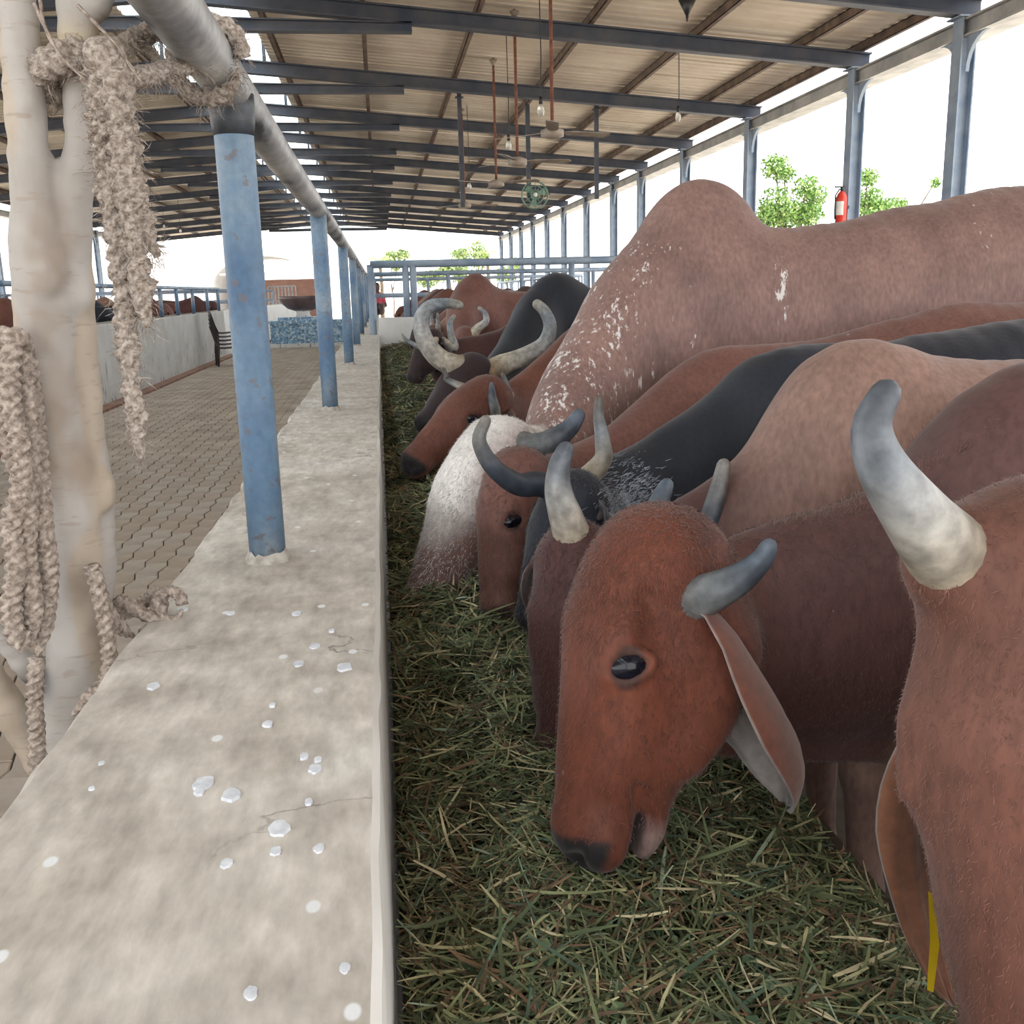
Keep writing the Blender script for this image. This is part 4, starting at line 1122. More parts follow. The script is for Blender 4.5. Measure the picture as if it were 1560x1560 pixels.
def strands(n, ylo, yhi, wid, L0, L1, seed, lift=.0, ypow=1.0):
    r = np.random.default_rng(seed)
    y = ylo+(yhi-ylo)*r.random(n)**ypow; x = WR+.02+(.67-WR)*r.random(n)
    th = r.random(n)*2*np.pi; tilt = r.normal(0, .28, n)+.12
    L = L0+(L1-L0)*r.random(n)**2; w = wid*(.5+r.random(n))
    dirv = np.stack([np.cos(th)*np.cos(tilt), np.sin(th)*np.cos(tilt), np.sin(tilt)], -1)
    side = np.cross(dirv, np.array([0, 0, 1.])+.9*r.normal(0, .5, (n, 3))); side /= np.linalg.norm(side, axis=1)[:, None]+1e-9
    up = np.cross(side, dirv)
    c = np.stack([x, y, hay_h(x, y)+.006+lift*r.random(n)], -1)
    bend = r.normal(0, .18, n)*L; sb = r.normal(0, .15, n)*L
    t = np.array([-.5, -.17, .17, .5])
    V = np.zeros((n, 4, 2, 3))
    for k in range(4):
        p = c+dirv*(L*t[k])[:, None]+up*(bend*(t[k]**2-.1))[:, None]+side*(sb*t[k]**2)[:, None]
        ww = (w*[.55, 1, .9, .4][k])[:, None]
        V[:, k, 0] = p-side*ww/2; V[:, k, 1] = p+side*ww/2
    # nothing leaves the trough
    V[..., 0] = np.clip(V[..., 0], WR+.004, .694); V[..., 1] = np.minimum(V[..., 1], 13.39)
    base = (np.arange(n)*8)[:, None]
    F = np.concatenate([base+np.array([2*k, 2*k+1, 2*k+3, 2*k+2]) for k in range(3)])
    pal = np.array([srgb(82, 92, 64), srgb(102, 110, 76), srgb(126, 130, 92), srgb(154, 148, 112), srgb(184, 172, 138), srgb(124, 98, 74), srgb(94, 74, 58), srgb(74, 92, 74), srgb(142, 156, 132)])
    pr_ = np.array([.2, .2, .15, .12, .06, .09, .08, .07, .03])
    ci_ = r.choice(len(pal), n, p=pr_)
    C = pal[ci_]*(.7+.6*r.random(n))[:, None]
    return V.reshape(-1, 3), F, np.repeat(C, 8, 0)
sets = [strands(26000, .28, 2.2, .0035, .025, .10, 1, .025, 1.15), strands(2600, .28, 2.6, .0045, .09, .20, 2, .03), strands(16000, 2.2, 5.5, .0045, .04, .13, 3, .02, 1.3), strands(7000, 5.5, 13.3, .007, .06, .18, 4, .02, 1.3)]
VV = []; FF = []; CC = []; off = 0
for v, f, c in sets: VV.append(v); FF.append(f+off); CC.append(c); off += len(v)
o = mk('grass_strand', np.concatenate(VV), np.concatenate(FF), M['hay'], fod, False, col=np.concatenate(CC)); tag(o, kind='stuff')
# broken leaf flakes
r = np.random.default_rng(11); n = 5200
y = .28+3.2*r.random(n)**1.4; x = WR+.03+.7*r.random(n); z = hay_h(x, y)+.008+.02*r.random(n)
nv = np.array([0, 0, 1.])+r.normal(0, .55, (n, 3)); nv /= np.linalg.norm(nv, axis=1)[:, None]
ta = np.cross(nv, r.normal(0, 1, (n, 3))); ta /= np.linalg.norm(ta, axis=1)[:, None]; tb = np.cross(nv, ta)
s1 = (.005+.010*r.random(n))[:, None]; s2 = s1*(.35+.3*r.random(n))[:, None]; c = np.stack([x, y, z], -1)
V = np.stack([c-ta*s1, c-tb*s2+nv*.002, c+ta*s1, c+tb*s2+nv*.002], 1).reshape(-1, 3); F = np.arange(4*n).reshape(n, 4)
pal = np.array([srgb(66, 88, 62), srgb(84, 100, 70), srgb(110, 124, 92), srgb(88, 74, 52)])
o = mk('leaf_flake', V, F, M['hay'], fod, False, col=np.repeat(pal[r.choice(4, n)]*(.7+.5*r.random(n))[:, None], 4, 0)); tag(o, kind='stuff')

# ------------------------------------------------------------------ whitewashed forked trunk
S = Field((-.95, 1.0, -.06), (-.2, 2.1, 2.1), .0065)
def limb(pts, k=.008):
    Q = resample(np.array(pts), .03); Q[:, 3] *= .92
    for i in range(len(Q)-1): S.cone(Q[i, :3], Q[i, 3], Q[i+1, :3], Q[i+1, 3], k)
pw = lambda px, py, Y, wpx: (*at(px, py, Y), wpx/2/FPX*(proj(at(px, py, Y))[2]))
limb([pw(18, -120, 1.56, 62), pw(25, 0, 1.56, 58), pw(36, 140, 1.56, 62), pw(50, 280, 1.57, 72), pw(60, 380, 1.58, 84), pw(72, 520, 1.60, 90), pw(84, 640, 1.62, 96), pw(104, 760, 1.64, 92), pw(118, 900, 1.66, 92), pw(116, 1000, 1.67, 84), pw(104, 1100, 1.68, 76), (-.57, 1.72, .45, .045), (-.58, 1.74, .0, .05)])
limb([pw(112, -60, 1.55, 62), pw(118, 30, 1.56, 54), pw(122, 120, 1.57, 50), pw(124, 220, 1.58, 56), pw(112, 300, 1.59, 60), pw(108, 380, 1.61, 64), pw(112, 500, 1.63, 66), pw(122, 640, 1.65, 70), pw(140, 740, 1.67, 64), pw(146, 860, 1.68, 60), pw(134, 960, 1.68, 56), pw(120, 1060, 1.68, 52)])
limb([pw(118, 40, 1.56, 40), pw(142, 10, 1.55, 40), pw(168, -40, 1.54, 40)])
limb([pw(95, 770, 1.63, 40), pw(58, 705, 1.60, 40), pw(22, 650, 1.57, 38), pw(-40, 590, 1.54, 34)])
limb([pw(104, 1130, 1.68, 34), pw(60, 1050, 1.66, 34), pw(16, 985, 1.62, 32), pw(-50, 900, 1.58, 32)])
limb([pw(90, 1200, 1.74, 50), pw(50, 1140, 1.74, 52), pw(2, 1060, 1.72, 52), pw(-70, 960, 1.70, 50)])
for px, py, Y, wv in ((165, 735, 1.64, 20), (158, 760, 1.64, 18), (70, 420, 1.56, 30), (125, 450, 1.60, 26), (150, 345, 1.60, 0)):
    if wv: S.ell(at(px, py, Y), np.array([1, 1, 1.3])*wv/2/FPX*1.7, None, .03)
V, F = S.mesh()
d = (VN(V, 14)-.5)*.010+(VN(V+3, 45)-.5)*.004
Nn = np.zeros_like(V); fn = np.cross(V[F[:, 1]]-V[F[:, 0]], V[F[:, 2]]-V[F[:, 0]])
for k in range(4): np.add.at(Nn, F[:, k], fn)
Nn /= np.linalg.norm(Nn, axis=1)[:, None]+1e-12
V = V+Nn*d[:, None]
pq = proj(V)
base = np.array(srgb(172, 167, 164)); C = np.tile(base, (len(V), 1))
w1 = np.clip((VN(V*[1, 1, .35], 16)-.56)/.1, 0, 1)[:, None]; C = C*(1-.5*w1)+np.array(srgb(176, 154, 128))*.5*w1
for (px_, py_, Y_, r_) in ((72, 345, 1.53, .035), (70, 420, 1.53, .03), (88, 590, 1.56, .028), (82, 640, 1.56, .02), (118, 690, 1.58, .016), (60, 500, 1.55, .025), (128, 720, 1.6, .02), (120, 905, 1.6, .02), (150, 980, 1.62, .02)):
    g_ = np.clip(np.exp(-(((V-at(px_, py_, Y_))*[1, .6, .6])**2).sum(1)/r_**2)*1.6*(.4+VN(V, 60)), 0, 1)[:, None]; C = C*(1-.55*g_)+np.array(srgb(132, 116, 104))*.55*g_
soot = (np.exp(-((V-at(52, 1042, 1.64))**2).sum(1)/.03**2)*1.2).clip(0, 1)[:, None]; C = C*(1-.85*soot)+np.array(srgb(48, 46, 50))*.85*soot
yel = (np.exp(-((V-at(113, 75, 1.56))**2).sum(1)/.028**2)*.8).clip(0, 1)[:, None]; C = C*(1-yel)+np.array(srgb(206, 184, 128))*yel
tr = thing('forked_trunk', (-.58, 1.74, -.055), 'whitewashed forked tree trunk leaning beside the near feed wall', 'trunk')
mk('trunk', V, F, M['trunk'], tr, True, col=C)
for pts in ([(60, -10), (68, 40), (92, 85), (135, 125), (160, 138)], [(118, 8), (150, 40), (178, 70), (200, 105), (218, 128)], [(52, 5), (70, 45), (100, 95), (140, 120)]):
    P = resample(np.array([at(p[0], p[1], 1.47) for p in pts]), .01)
    MB().tube(P, np.linspace(.0026, .0012, len(P)), 6).build('twig', M['rope'], tr, True)

# ------------------------------------------------------------------ ropes
def rope_geo(pts, r, pitch=.05, fuzz=.0, sides=18, step=.004, lobes=3, seed=1, depth=.28):
    P = resample(np.array(pts, float), step); m = len(P)
    T = np.gradient(P, axis=0); T /= np.linalg.norm(T, axis=1)[:, None]
    N = norm(np.cross(T[0], (.31, .77, .55))); an = np.linspace(0, 2*np.pi, sides, endpoint=False)
    s = np.arange(m)*step; V = []
    for i in range(m):
        N = norm(N-T[i]*(N@T[i])); B = np.cross(T[i], N)
        ph = 2*np.pi*s[i]/pitch
        tp = min(1, .25+(m-1-i)*step/(r*4.5))
        rr = tp*r*(1-depth+depth*np.abs(np.cos(lobes*(an-ph)/2))*1.25)
        V.append(P[i]+rr[:, None]*(np.cos(an)[:, None]*N+np.sin(an)[:, None]*B))
    V = np.concatenate(V)
    if fuzz:
        c = np.repeat(P, sides, 0)
        V = c+(V-c)*(1+fuzz*1.1*(VN(V+seed, 150)-.45)+fuzz*.8*(VN(V+seed*3, 55)-.45)+fuzz*.5*(VN(V+seed*3, 22)-.45))[:, None]
    F = [(i*sides+j, i*sides+(j+1) % sides, (i+1)*sides+(j+1) % sides, (i+1)*sides+j) for i in range(m-1) for j in range(sides)]
    F.append(tuple(range(sides))[::-1]); F.append(tuple(range((m-1)*sides, m*sides)))
    return V, F, P
def rope_part(name, pts, r, parent, mat='rope', **kw):
    V, F, P = rope_geo(pts, r, **kw)
    return mk(name, V, F, M[mat], parent, True), P
def fibres(parent, P, r, n, L, seed):
    q = np.random.default_rng(seed); i = q.integers(0, len(P), n); dv = q.normal(0, 1, (n, 3)); dv /= np.linalg.norm(dv, axis=1)[:, None]
    a = P[i]+dv*r*.8; e = a+dv*(L*q.random(n))[:, None]+q.normal(0, L*.35, (n, 3))-np.array([0, 0, L*.4]); mid = (a+e)/2+q.normal(0, L*.15, (n, 3))
    sd = np.cross(dv, q.normal(0, 1, (n, 3))); sd /= np.linalg.norm(sd, axis=1)[:, None]; w = .0005
    V = np.stack([a-sd*w, a+sd*w, mid-sd*w, mid+sd*w, e-sd*w*.5, e+sd*w*.5], 1).reshape(-1, 3)
    b = (np.arange(n)*6)[:, None]; F = np.concatenate([b+np.array([0, 1, 3, 2]), b+np.array([2, 3, 5, 4])])
    return tag(mk('fibre', V, F, M['rope2'], parent, False), kind='stuff')
A = lambda Y, *pp: [at(p[0], p[1], Y if len(p) < 3 else p[2]) for p in pp]

# frayed rope tying the trunk to the rail
ry = 1.84
t = thing('frayed_rope', at(125, 115, 1.55), 'frayed dusty rope tying the trunk to the top rail, tattered ends hanging down', 'rope')
def ring(c, rx, ry_, ax1, ax2, turns, r, parent, name, **kw):
    a = np.linspace(0, 2*np.pi*turns, int(24*turns)); ax3 = np.cross(ax1, ax2)
    pts = [c+ax1*rx*math.cos(q)+ax2*ry_*math.sin(q)+ax3*(.012*q/6.28) for q in a]
    return rope_part(name, pts[::2], r, parent, **kw)
allP = []
c = np.array(at(124, 128, 1.575))
o, P = ring(c, .052, .050, norm((1, .1, .15)), norm((0, 1, -.25)), 2.0, .017, t, 'lashing', mat='rope2', fuzz=.35, pitch=.06); allP.append((P, .018))
# loop on the rail
cr = np.array([rail_x, ry, rail_z]); 
o, P = ring(cr+[0, -.03, 0], .058, .058, norm((1, -.25, 0)), norm((.1, -.35, 1)), 1.0, .014, t, 'rail_loop', mat='rope2', fuzz=.3, pitch=.06); allP.append((P, .014))
for pts in (A(0, (148, 85, 1.54), (190, 66, 1.58), (225, 50, 1.68), (262, 28, 1.80)), A(0, (140, 108, 1.50), (190, 122, 1.52), (250, 108, 1.62), (300, 95, 1.72), (338, 84, 1.78))):
    o, P = rope_part('span', pts, .013, t, 'rope2', fuzz=.4, pitch=.05, seed=4); allP.append((P, .014))
for k, (pts, rad) in enumerate(((A(0, (150, 90, 1.49), (152, 140, 1.47), (160, 200, 1.47), (166, 270, 1.47), (176, 350, 1.47), (186, 430, 1.47), (192, 500, 1.47), (198, 560, 1.47), (206, 620, 1.47), (210, 665, 1.47), (215, 700, 1.47)), .0125),
        (A(0, (165, 95, 1.48), (178, 150, 1.465), (184, 220, 1.46), (194, 290, 1.46), (202, 350, 1.46), (210, 400, 1.46), (216, 450, 1.46), (224, 500, 1.46)), .016),
        (A(0, (172, 100, 1.485), (188, 170, 1.47), (200, 250, 1.47), (214, 320, 1.47), (226, 360, 1.47), (240, 392, 1.47)), .014),
        (A(0, (142, 95, 1.49), (146, 150, 1.48), (156, 220, 1.48), (168, 300, 1.48), (180, 370, 1.48)), .013))):
    o, P = rope_part('hanging_end', pts, rad, t, 'rope2', fuzz=.7, pitch=.07, seed=k+2, depth=.34, sides=26, step=.003); allP.append((P, rad))
for k, (c, rad) in enumerate(((at(160, 88, 1.485), .026), (at(180, 110, 1.485), .020))):
    v, f = sphere((0, 0, 0), rad, 18, 12); v = v*(1+.35*(VN(v+k, 60)-.4))[:, None]+c
    mk('knot', v, f, M['rope2'], t, True)
for k, (P, rad) in enumerate(allP): fibres(t, P, rad, 900, .020, 50+k)

# coiled laid rope hanging on the trunk
t = thing('hanging_rope', at(40, 760, 1.5), 'thick twisted rope hanging in long loops on the left of the trunk', 'rope')
for pts in (A(0, (18, 520, 1.50), (14, 600, 1.49), (30, 680, 1.49), (32, 740, 1.50), (16, 800, 1.50), (24, 860, 1.50), (16, 930, 1.50), (30, 985, 1.50), (44, 960, 1.51)),
            A(0, (30, 530, 1.53), (40, 620, 1.52), (46, 700, 1.52), (42, 780, 1.52), (40, 850, 1.52), (50, 920, 1.52), (46, 985, 1.53)),
            A(0, (10, 540, 1.54), (6, 620, 1.54), (20, 700, 1.54), (44, 760, 1.545), (62, 800, 1.545), (74, 860, 1.55), (70, 930, 1.55), (58, 1000, 1.55)),
            A(0, (40, 540, 1.56), (54, 640, 1.555), (60, 720, 1.55), (66, 800, 1.55), (70, 880, 1.56), (62, 960, 1.56))):
    rope_part('loop', pts, .0145, t, 'rope', pitch=.05, fuzz=.05, depth=.42, sides=24)
rope_part('loop', A(0, (-10, 520, 1.52), (14, 512, 1.50), (34, 520, 1.52), (50, 540, 1.56)), .0145, t, 'rope', pitch=.05, fuzz=.05, depth=.42, sides=24)
rope_part('tail_end', A(0, (56, 1000, 1.55), (52, 1060, 1.55), (56, 1120, 1.55), (54, 1170, 1.55), (44, 1195, 1.55)), .0125, t, 'rope', pitch=.045, fuzz=.1, depth=.42, sides=24)

# rope wound round the foot of the trunk with a knot on the wall edge
t = thing('knotted_rope', at(170, 980, 1.6), 'twisted rope wound down the trunk foot and knotted on the wall edge', 'rope')
rope_part('strand', A(0, (140, 860, 1.585), (152, 905, 1.585), (168, 940, 1.60), (190, 962, 1.64), (205, 970, 1.66)), .0125, t, 'rope', pitch=.045, fuzz=.05, depth=.42, sides=24)
rope_part('strand', A(0, (142, 870, 1.57), (158, 940, 1.57), (166, 1000, 1.58), (160, 1040, 1.57), (130, 1068, 1.56), (110, 1090, 1.56)), .0125, t, 'rope', pitch=.045, fuzz=.05, depth=.42, sides=24)
kc = np.array([WL-.002, 1.70, WT+.022])
a = np.linspace(0, 2*np.pi*1.6, 22); rope_part('knot', [kc+[.032*math.cos(q)*1.1, .026*math.sin(q), .016*math.sin(2*q)] for q in a], .0115, t, 'rope', pitch=.036, fuzz=.12)
rope_part('knot', [kc+[.05+.022*math.cos(q), -.01+.008*math.sin(q), .0+.024*math.sin(q)] for q in np.linspace(0, 6, 14)], .0105, t, 'rope', pitch=.036, fuzz=.12)

# ------------------------------------------------------------------ cattle farther off
def generic(x, y, sc, color, label, group, face=-1, hump=.10, vs=.022, headup=0.0, horns=None, headcol=None):
    """x: withers position; face -1 looks to -X, +1 to +X"""
    d = -face
    z = 1.30*sc
    top = [(x-d*.42*sc, y, z-.22*sc+headup, .09*sc, .28*sc), (x-d*.26*sc, y, z-.08*sc, .12*sc, .42*sc), (x-d*.10*sc, y, z+hump*.5, .15*sc, .56*sc), (x, y, z+hump, .18*sc, .70*sc), (x+d*.16*sc, y, z+hump*.3, .21*sc, .68*sc), (x+d*.5*sc, y, z-.03, .25*sc, .66*sc), (x+d*.95*sc, y, z+.01, .23*sc, .56*sc), (x+d*1.2*sc, y, z-.04, .16*sc, .44*sc)]
    P = np.array([x-d*.52*sc, y, z-.28*sc+headup]); Mz = P+np.array([-d*.22, -.05, -.42])*sc
    t, X, R, s = cow(label, top, P, Mz, (-d*.9, -.25, .35), color, headcol=headcol, vs=vs, group=group)
    if horns:
        for w in (-1, 1):
            b = X(.02, -.01, .08*w)
            horn(t, [b, b+np.array([0, .09*w*(-1 if R[2][1] < 0 else 1), .04]), b+np.array([0, .12*w*(-1 if R[2][1] < 0 else 1), .16])], .032, .010, horns, n=10, sides=8)
    return t
FG = 'cattle in the far pens on the right'
W = lambda px, Y: at(px, 430, Y)[0]
generic(1.02, 9.35, 1.0, COAT['dun'], 'tan cow with rounded hump just behind the brown humped cow', FG, horns='pale', headcol=COAT['maroon'])
generic(1.05, 10.7, 1.0, COAT['redbrown'], 'red brown cow standing second beyond the brown humped cow', FG)
generic(1.02, 12.1, .98, srgb(60, 46, 48), 'dark cow feeding last before the short white cross wall', FG, horns='pale')
generic(W(822, 11.6), 12.6, 1.0, srgb(84, 62, 58), 'dark brown cow seen over the black bull, by the cross railing', FG)
generic(W(885, 11.2), 11.4, 1.0, COAT['redbrown'], 'red brown cow seen just right of the black bull hump', FG)
generic(W(925, 9.6)+.5, 9.8, 1.0, COAT['dun'], 'tan cow seen just left of the great bull neck', FG)
for k, (x_, Y, c, lab) in enumerate([(1.0, 14.8, 'brown', 'brown cow just beyond the cross railing, beside the feed wall'), (1.0, 16.2, 'maroon', 'dark maroon cow second beyond the cross railing, beside the feed wall'), (1.0, 17.6, 'tan', 'tan cow third beyond the cross railing, beside the feed wall'), (3.2, 15.6, 'redbrown', 'red brown cow in the middle of the pen beyond the cross railing'), (4.2, 17.3, 'dun', 'dun cow at the right of the pen beyond the cross railing'), (1.0, 22.5, 'brown', 'brown cow in the farthest pen, beside the feed wall'), (3.0, 23.5, 'redbrown', 'red brown cow in the farthest pen, among the railings')]):
    generic(x_, Y, 1.0, COAT[c], lab, FG, vs=.03)
LG = 'cattle feeding beyond the left wall'
for k, (y, c, lab, hn) in enumerate([(11.6, 'dun', 'tan brown cow beyond the left wall, at the left edge of the picture', None), (14.6, 'brown', 'brown cow beyond the left wall, just right of the trunk', 'pale'), (15.9, 'redbrown', 'red brown cow behind the hanging frayed rope', None), (17.1, 'black', 'black cow beyond the left wall, nearer of two black ones', None), (18.6, 'black', 'black cow with pale horns beyond the left wall, farther of two black ones', 'pale'), (20.2, 'dun', 'dun cow beyond the left wall, between railing posts', None), (21.7, 'redbrown', 'red brown humped cow beyond the left wall, near the stacked chairs', None), (23.2, 'brown', 'farthest brown cow beyond the left wall, beside the stacked chairs', None), (29.8, 'maroon', 'dark cow beyond the far stretch of the left wall', None)]):
    generic(-4.95-.15*(k % 3), y, 1.0, COAT[c], lab, LG, face=1, hump=.12, vs=.026, headup=.18, horns=hn)

# ------------------------------------------------------------------ passage end: tank, bowl, chairs
ty = 27.0
t = thing('mosaic_tank', (-2.0, ty, -.05), 'low water tank clad in blue broken tile mosaic across the passage', 'tank')
MB().box((-2.98, ty, -.05), (-.50, ty+1.1, .10)).build('plinth', M['white'], t)
MB().box((-2.9, ty+.05, .10), (-.55, ty+1.05, .62)).build('basin', M['mosaic'], t)
MB().box((-2.95, ty, .62), (-.52, ty+1.1, .70)).build('rim', M['mosaic'], t)
MB().box((-2.7, ty+.2, .70), (-1.4, ty+.9, .78)).build('top_step', M['mosaic'], t)
def bowl(name, c, r, h, mat, parent):
    prof = [(0, 0), (.35, .03), (.62, .18), (.84, .48), (.96, .8), (1.0, 1.0), (.97, 1.0), (.92, .8), (.78, .48), (.55, .22), (.3, .1), (0, .08)]
    n = 24; V = []; F = []
    for pr_, pz in prof:
        for j in range(n): V.append((c[0]+max(pr_, .01)*r*math.cos(2*math.pi*j/n), c[1]+max(pr_, .01)*r*math.sin(2*math.pi*j/n), c[2]+pz*h))
    for i in range(len(prof)-1): F += [(i*n+j, i*n+(j+1) % n, (i+1)*n+(j+1) % n, (i+1)*n+j) for j in range(n)]
    return mk(name, V, F, mat, parent, True)
t = thing('large_bowl', (-2.05, ty+.5, .78), 'large dark brown bowl on a short stand on the blue mosaic tank', 'bowl')
MB().tube([(-2.05, ty+.5, .78), (-2.05, ty+.5, .86), (-2.05, ty+.5, .95)], [.22, .17, .2], 16).build('stand', M['white'], t, True)
bowl('basin', (-2.05, ty+.5, .93), .64, .40, M['bowl'], t)

def chair(x, y, z, rz, label):
    t = thing('plastic_chair', (x, y, z), label, 'chair', 'stacked dark plastic chairs')
    c, s_ = math.cos(rz), math.sin(rz)
    T = lambda p: (x+p[0]*c-p[1]*s_, y+p[0]*s_+p[1]*c, z+p[2])
    def sheet_part(name, prof, w0, w1, th=.012):
        V = []; n = len(prof)
        for k, (px, pz) in enumerate(prof):
            w = w0+(w1-w0)*k/(n-1)
            for q in (-1, -.5, 0, .5, 1): V.append(T((px+.02*(q*q), q*w, pz+.015*q*q)))
        for k, (px, pz) in enumerate(prof):
            w = w0+(w1-w0)*k/(n-1)
            for q in (-1, -.5, 0, .5, 1): V.append(T((px+.02*(q*q)-th*.7, q*w, pz+.015*q*q-th)))
        o = n*5; F = []
        for k in range(n-1):
            for j in range(4): F += [(k*5+j, k*5+j+1, k*5+j+6, k*5+j+5), (o+k*5+j, o+k*5+j+5, o+k*5+j+6, o+k*5+j+1)]
            F += [(k*5, k*5+5, o+k*5+5, o+k*5), (k*5+4, o+k*5+4, o+k*5+9, k*5+9)]
        F += [(0, o, o+1, 1), (1, o+1, o+2, 2), (2, o+2, o+3, 3), (3, o+3, o+4, 4)]
        b = (n-1)*5; F += [(b+j, b+j+1, o+b+j+1, o+b+j) for j in range(4)]
        return mk(name, V, F, M['darkplastic'], t, True)
    sheet_part('seat', [(.24, .42), (.1, .41), (-.08, .40), (-.2, .41)], .22, .20)
    sheet_part('backrest', [(-.2, .42), (-.25, .55), (-.29, .70), (-.33, .84)], .20, .17)
    for lx, ly in ((.2, .19), (.2, -.19), (-.2, .17), (-.2, -.17)):
        MB().tube([T((lx, ly, .41)), T((lx*1.1, ly*1.1, .2)), T((lx*1.2, ly*1.2, 0))], [.022, .02, .016], 8).build('leg', M['darkplastic'], t, True)
    return t
NM = ['lowest', 'second lowest', 'middle', 'second highest', 'topmost']
for k in range(5):
    chair(-3.06, 20.6, -.055+.075*k, math.radians(15), f'{NM[k]} dark plastic chair in the stack beside the left wall')

t = thing('seated_person', (-.05, 26.4, WT), 'small seated person in a pink red top with dark hair, far along the feed wall', 'person')
t.name = 'person'
pc = np.array([-.05, 26.4, WT-.01])
S = Field(pc+[-.35, -.35, -.02], pc+[.35, .35, .95], .018)
S.ell(pc+[0, 0, .13], (.17, .16, .13), None, .05); S.cone(pc+[0, 0, .2], .12, pc+[0, -.03, .46], .14, .06); S.cone(pc+[0, -.03, .5], .055, pc+[0, -.05, .6], .05, .03)
S.ell(pc+[0, -.06, .69], (.075, .09, .11), None, .03)
for sg in (-1, 1):
    S.cone(pc+[.15*sg, -.03, .46], .05, pc+[.20*sg, -.10, .24], .042, .03); S.cone(pc+[.20*sg, -.10, .24], .04, pc+[.08*sg, -.24, .18], .03, .02)
    S.cone(pc+[.09*sg, -.05, .1], .085, pc+[.10*sg, -.28, .26], .06, .04); S.cone(pc+[.10*sg, -.28, .26], .058, pc+[.08*sg, -.24, .03], .04, .03)
V, F = S.mesh(); q = V-pc
C = np.tile(np.array(srgb(206, 84, 100)), (len(V), 1)); C[q[:, 2] > .56] = srgb(104, 72, 58); C[(q[:, 2] < .3) & (q[:, 1] < -.02)] = srgb(92, 74, 72)
mk('body', V, F, M['ear'], t, True, col=C)
v, f = sphere(pc+[0, -.035, .725], (.082, .092, .10), 14, 10); v = v[:]; mk('hair', v, f, M['black'], t, True)

# ------------------------------------------------------------------ hanging fans, bulbs, rods
def ceiling_fan(x, y, z, rot, label):
    t = thing('ceiling_fan', (x, y, z), label, 'fan', 'ceiling fans hanging from the roof')
    zt = zr(x)+.30
    MB().tube([(x, y, zt), (x, y, (z+zt)/2), (x, y, z+.05)], .018, 8).build('rod', M['rust'], t, True)
    MB().tube([(x, y, zt-.10), (x, y, zt-.02)], [.02, .06], 12).build('canopy', M['fan'], t, True)
    MB().tube([(x, y, z-.06), (x, y, z-.04), (x, y, z+.02), (x, y, z+.05)], [.06, .12, .12, .05], 18).build('motor', M['fan'], t, True)
    for k in range(3):
        a = rot+2*math.pi*k/3; c, s_ = math.cos(a), math.sin(a)
        L = [(x+c*r-s_*w, y+s_*r+c*w, z+dz) for (r, w, dz) in ((.10, -.03, 0), (.22, -.06, .01), (.66, -.065, .012), (.70, 0, 0), (.66, .065, -.012), (.22, .06, -.01), (.10, .03, 0))]
        V = L+[(p[0], p[1], p[2]+.006) for p in L]; n = len(L)
        mk('blade', V, [tuple(range(n))[::-1], tuple(range(n, 2*n))]+[(i, (i+1) % n, n+(i+1) % n, n+i) for i in range(n)], M['fan'], t)
    return t
ceiling_fan(1.85, 10.58, 2.92, .35, 'nearest dusty ceiling fan on a rusty rod')
ceiling_fan(1.80, 12.85, 2.92, .1, 'second nearest dusty ceiling fan on a rusty rod')
ceiling_fan(1.83, 15.4, 2.92, -.5, 'third nearest dusty ceiling fan on a rusty rod')
ceiling_fan(1.7, 19.5, 2.95, .3, 'fourth dusty ceiling fan, far down the shed')
for k, (x, y) in enumerate(((-8.1, 33.5), (-8.0, 38.5))): ceiling_fan(x, y, 3.2, .2+k, ['nearer', 'farther'][k]+' dusty ceiling fan over the left pens')
def bulb(x, y, z, label, warm=False):
    t = thing('hanging_bulb', (x, y, z), label, 'bulb', 'bare bulbs hanging on wires')
    MB().tube([(x, y, zr(x)+.30), (x+.01, y, (z+zr(x))/2), (x, y, z+.13)], .006, 6).build('wire', M['black'], t)
    MB().tube([(x, y, z+.06), (x, y, z+.14)], [.022, .018], 10).build('socket', M['black'], t, True)
    MB().tube([(x, y, z-.06), (x, y, z-.05), (x, y, z-.01), (x, y, z+.03), (x, y, z+.07)], [.01, .03, .042, .035, .018], 12).build('glass', M['bulb'], t, True)
for k, (px, py) in enumerate(((824, 168), (775, 222), (715, 284), (1033, 178))):
    p = atz(px, py, 3.25 if k < 3 else 3.62)
    bulb(p[0], p[1], p[2], ['nearest clear bulb hanging on a wire by the nearest fan', 'second clear bulb hanging on a wire by the second fan', 'third clear bulb hanging far down the shed', 'bulb hanging close under the roof near the right columns'][k])
for k, (px, py) in enumerate(((232, 325), (275, 352), (250, 345))):
    p = at(px, py, 30+4*k); bulb(p[0], p[1], p[2], ['nearest', 'middle', 'farthest'][k]+' clear bulb hanging over the left pens')
t = thing('hanging_cone', atz(1047, 12, 3.9), 'small dark cone hanging on a rod under the roof at top right', 'fitting')
p = atz(1047, 12, 3.9)
MB().tube([p+[0, 0, -.07], p+[0, 0, .07]], [.012, .085], 14).build('cone', M['black'], t, True)
MB().tube([p+[0, 0, .06], (p[0], p[1], zr(p[0])+.30)], .010, 8).build('rod', M['black'], t, True)
MB().tube([p+[0, 0, -.07], p+[0, 0, -.12]], [.016, .006], 8).build('tip', M['black'], t, True)
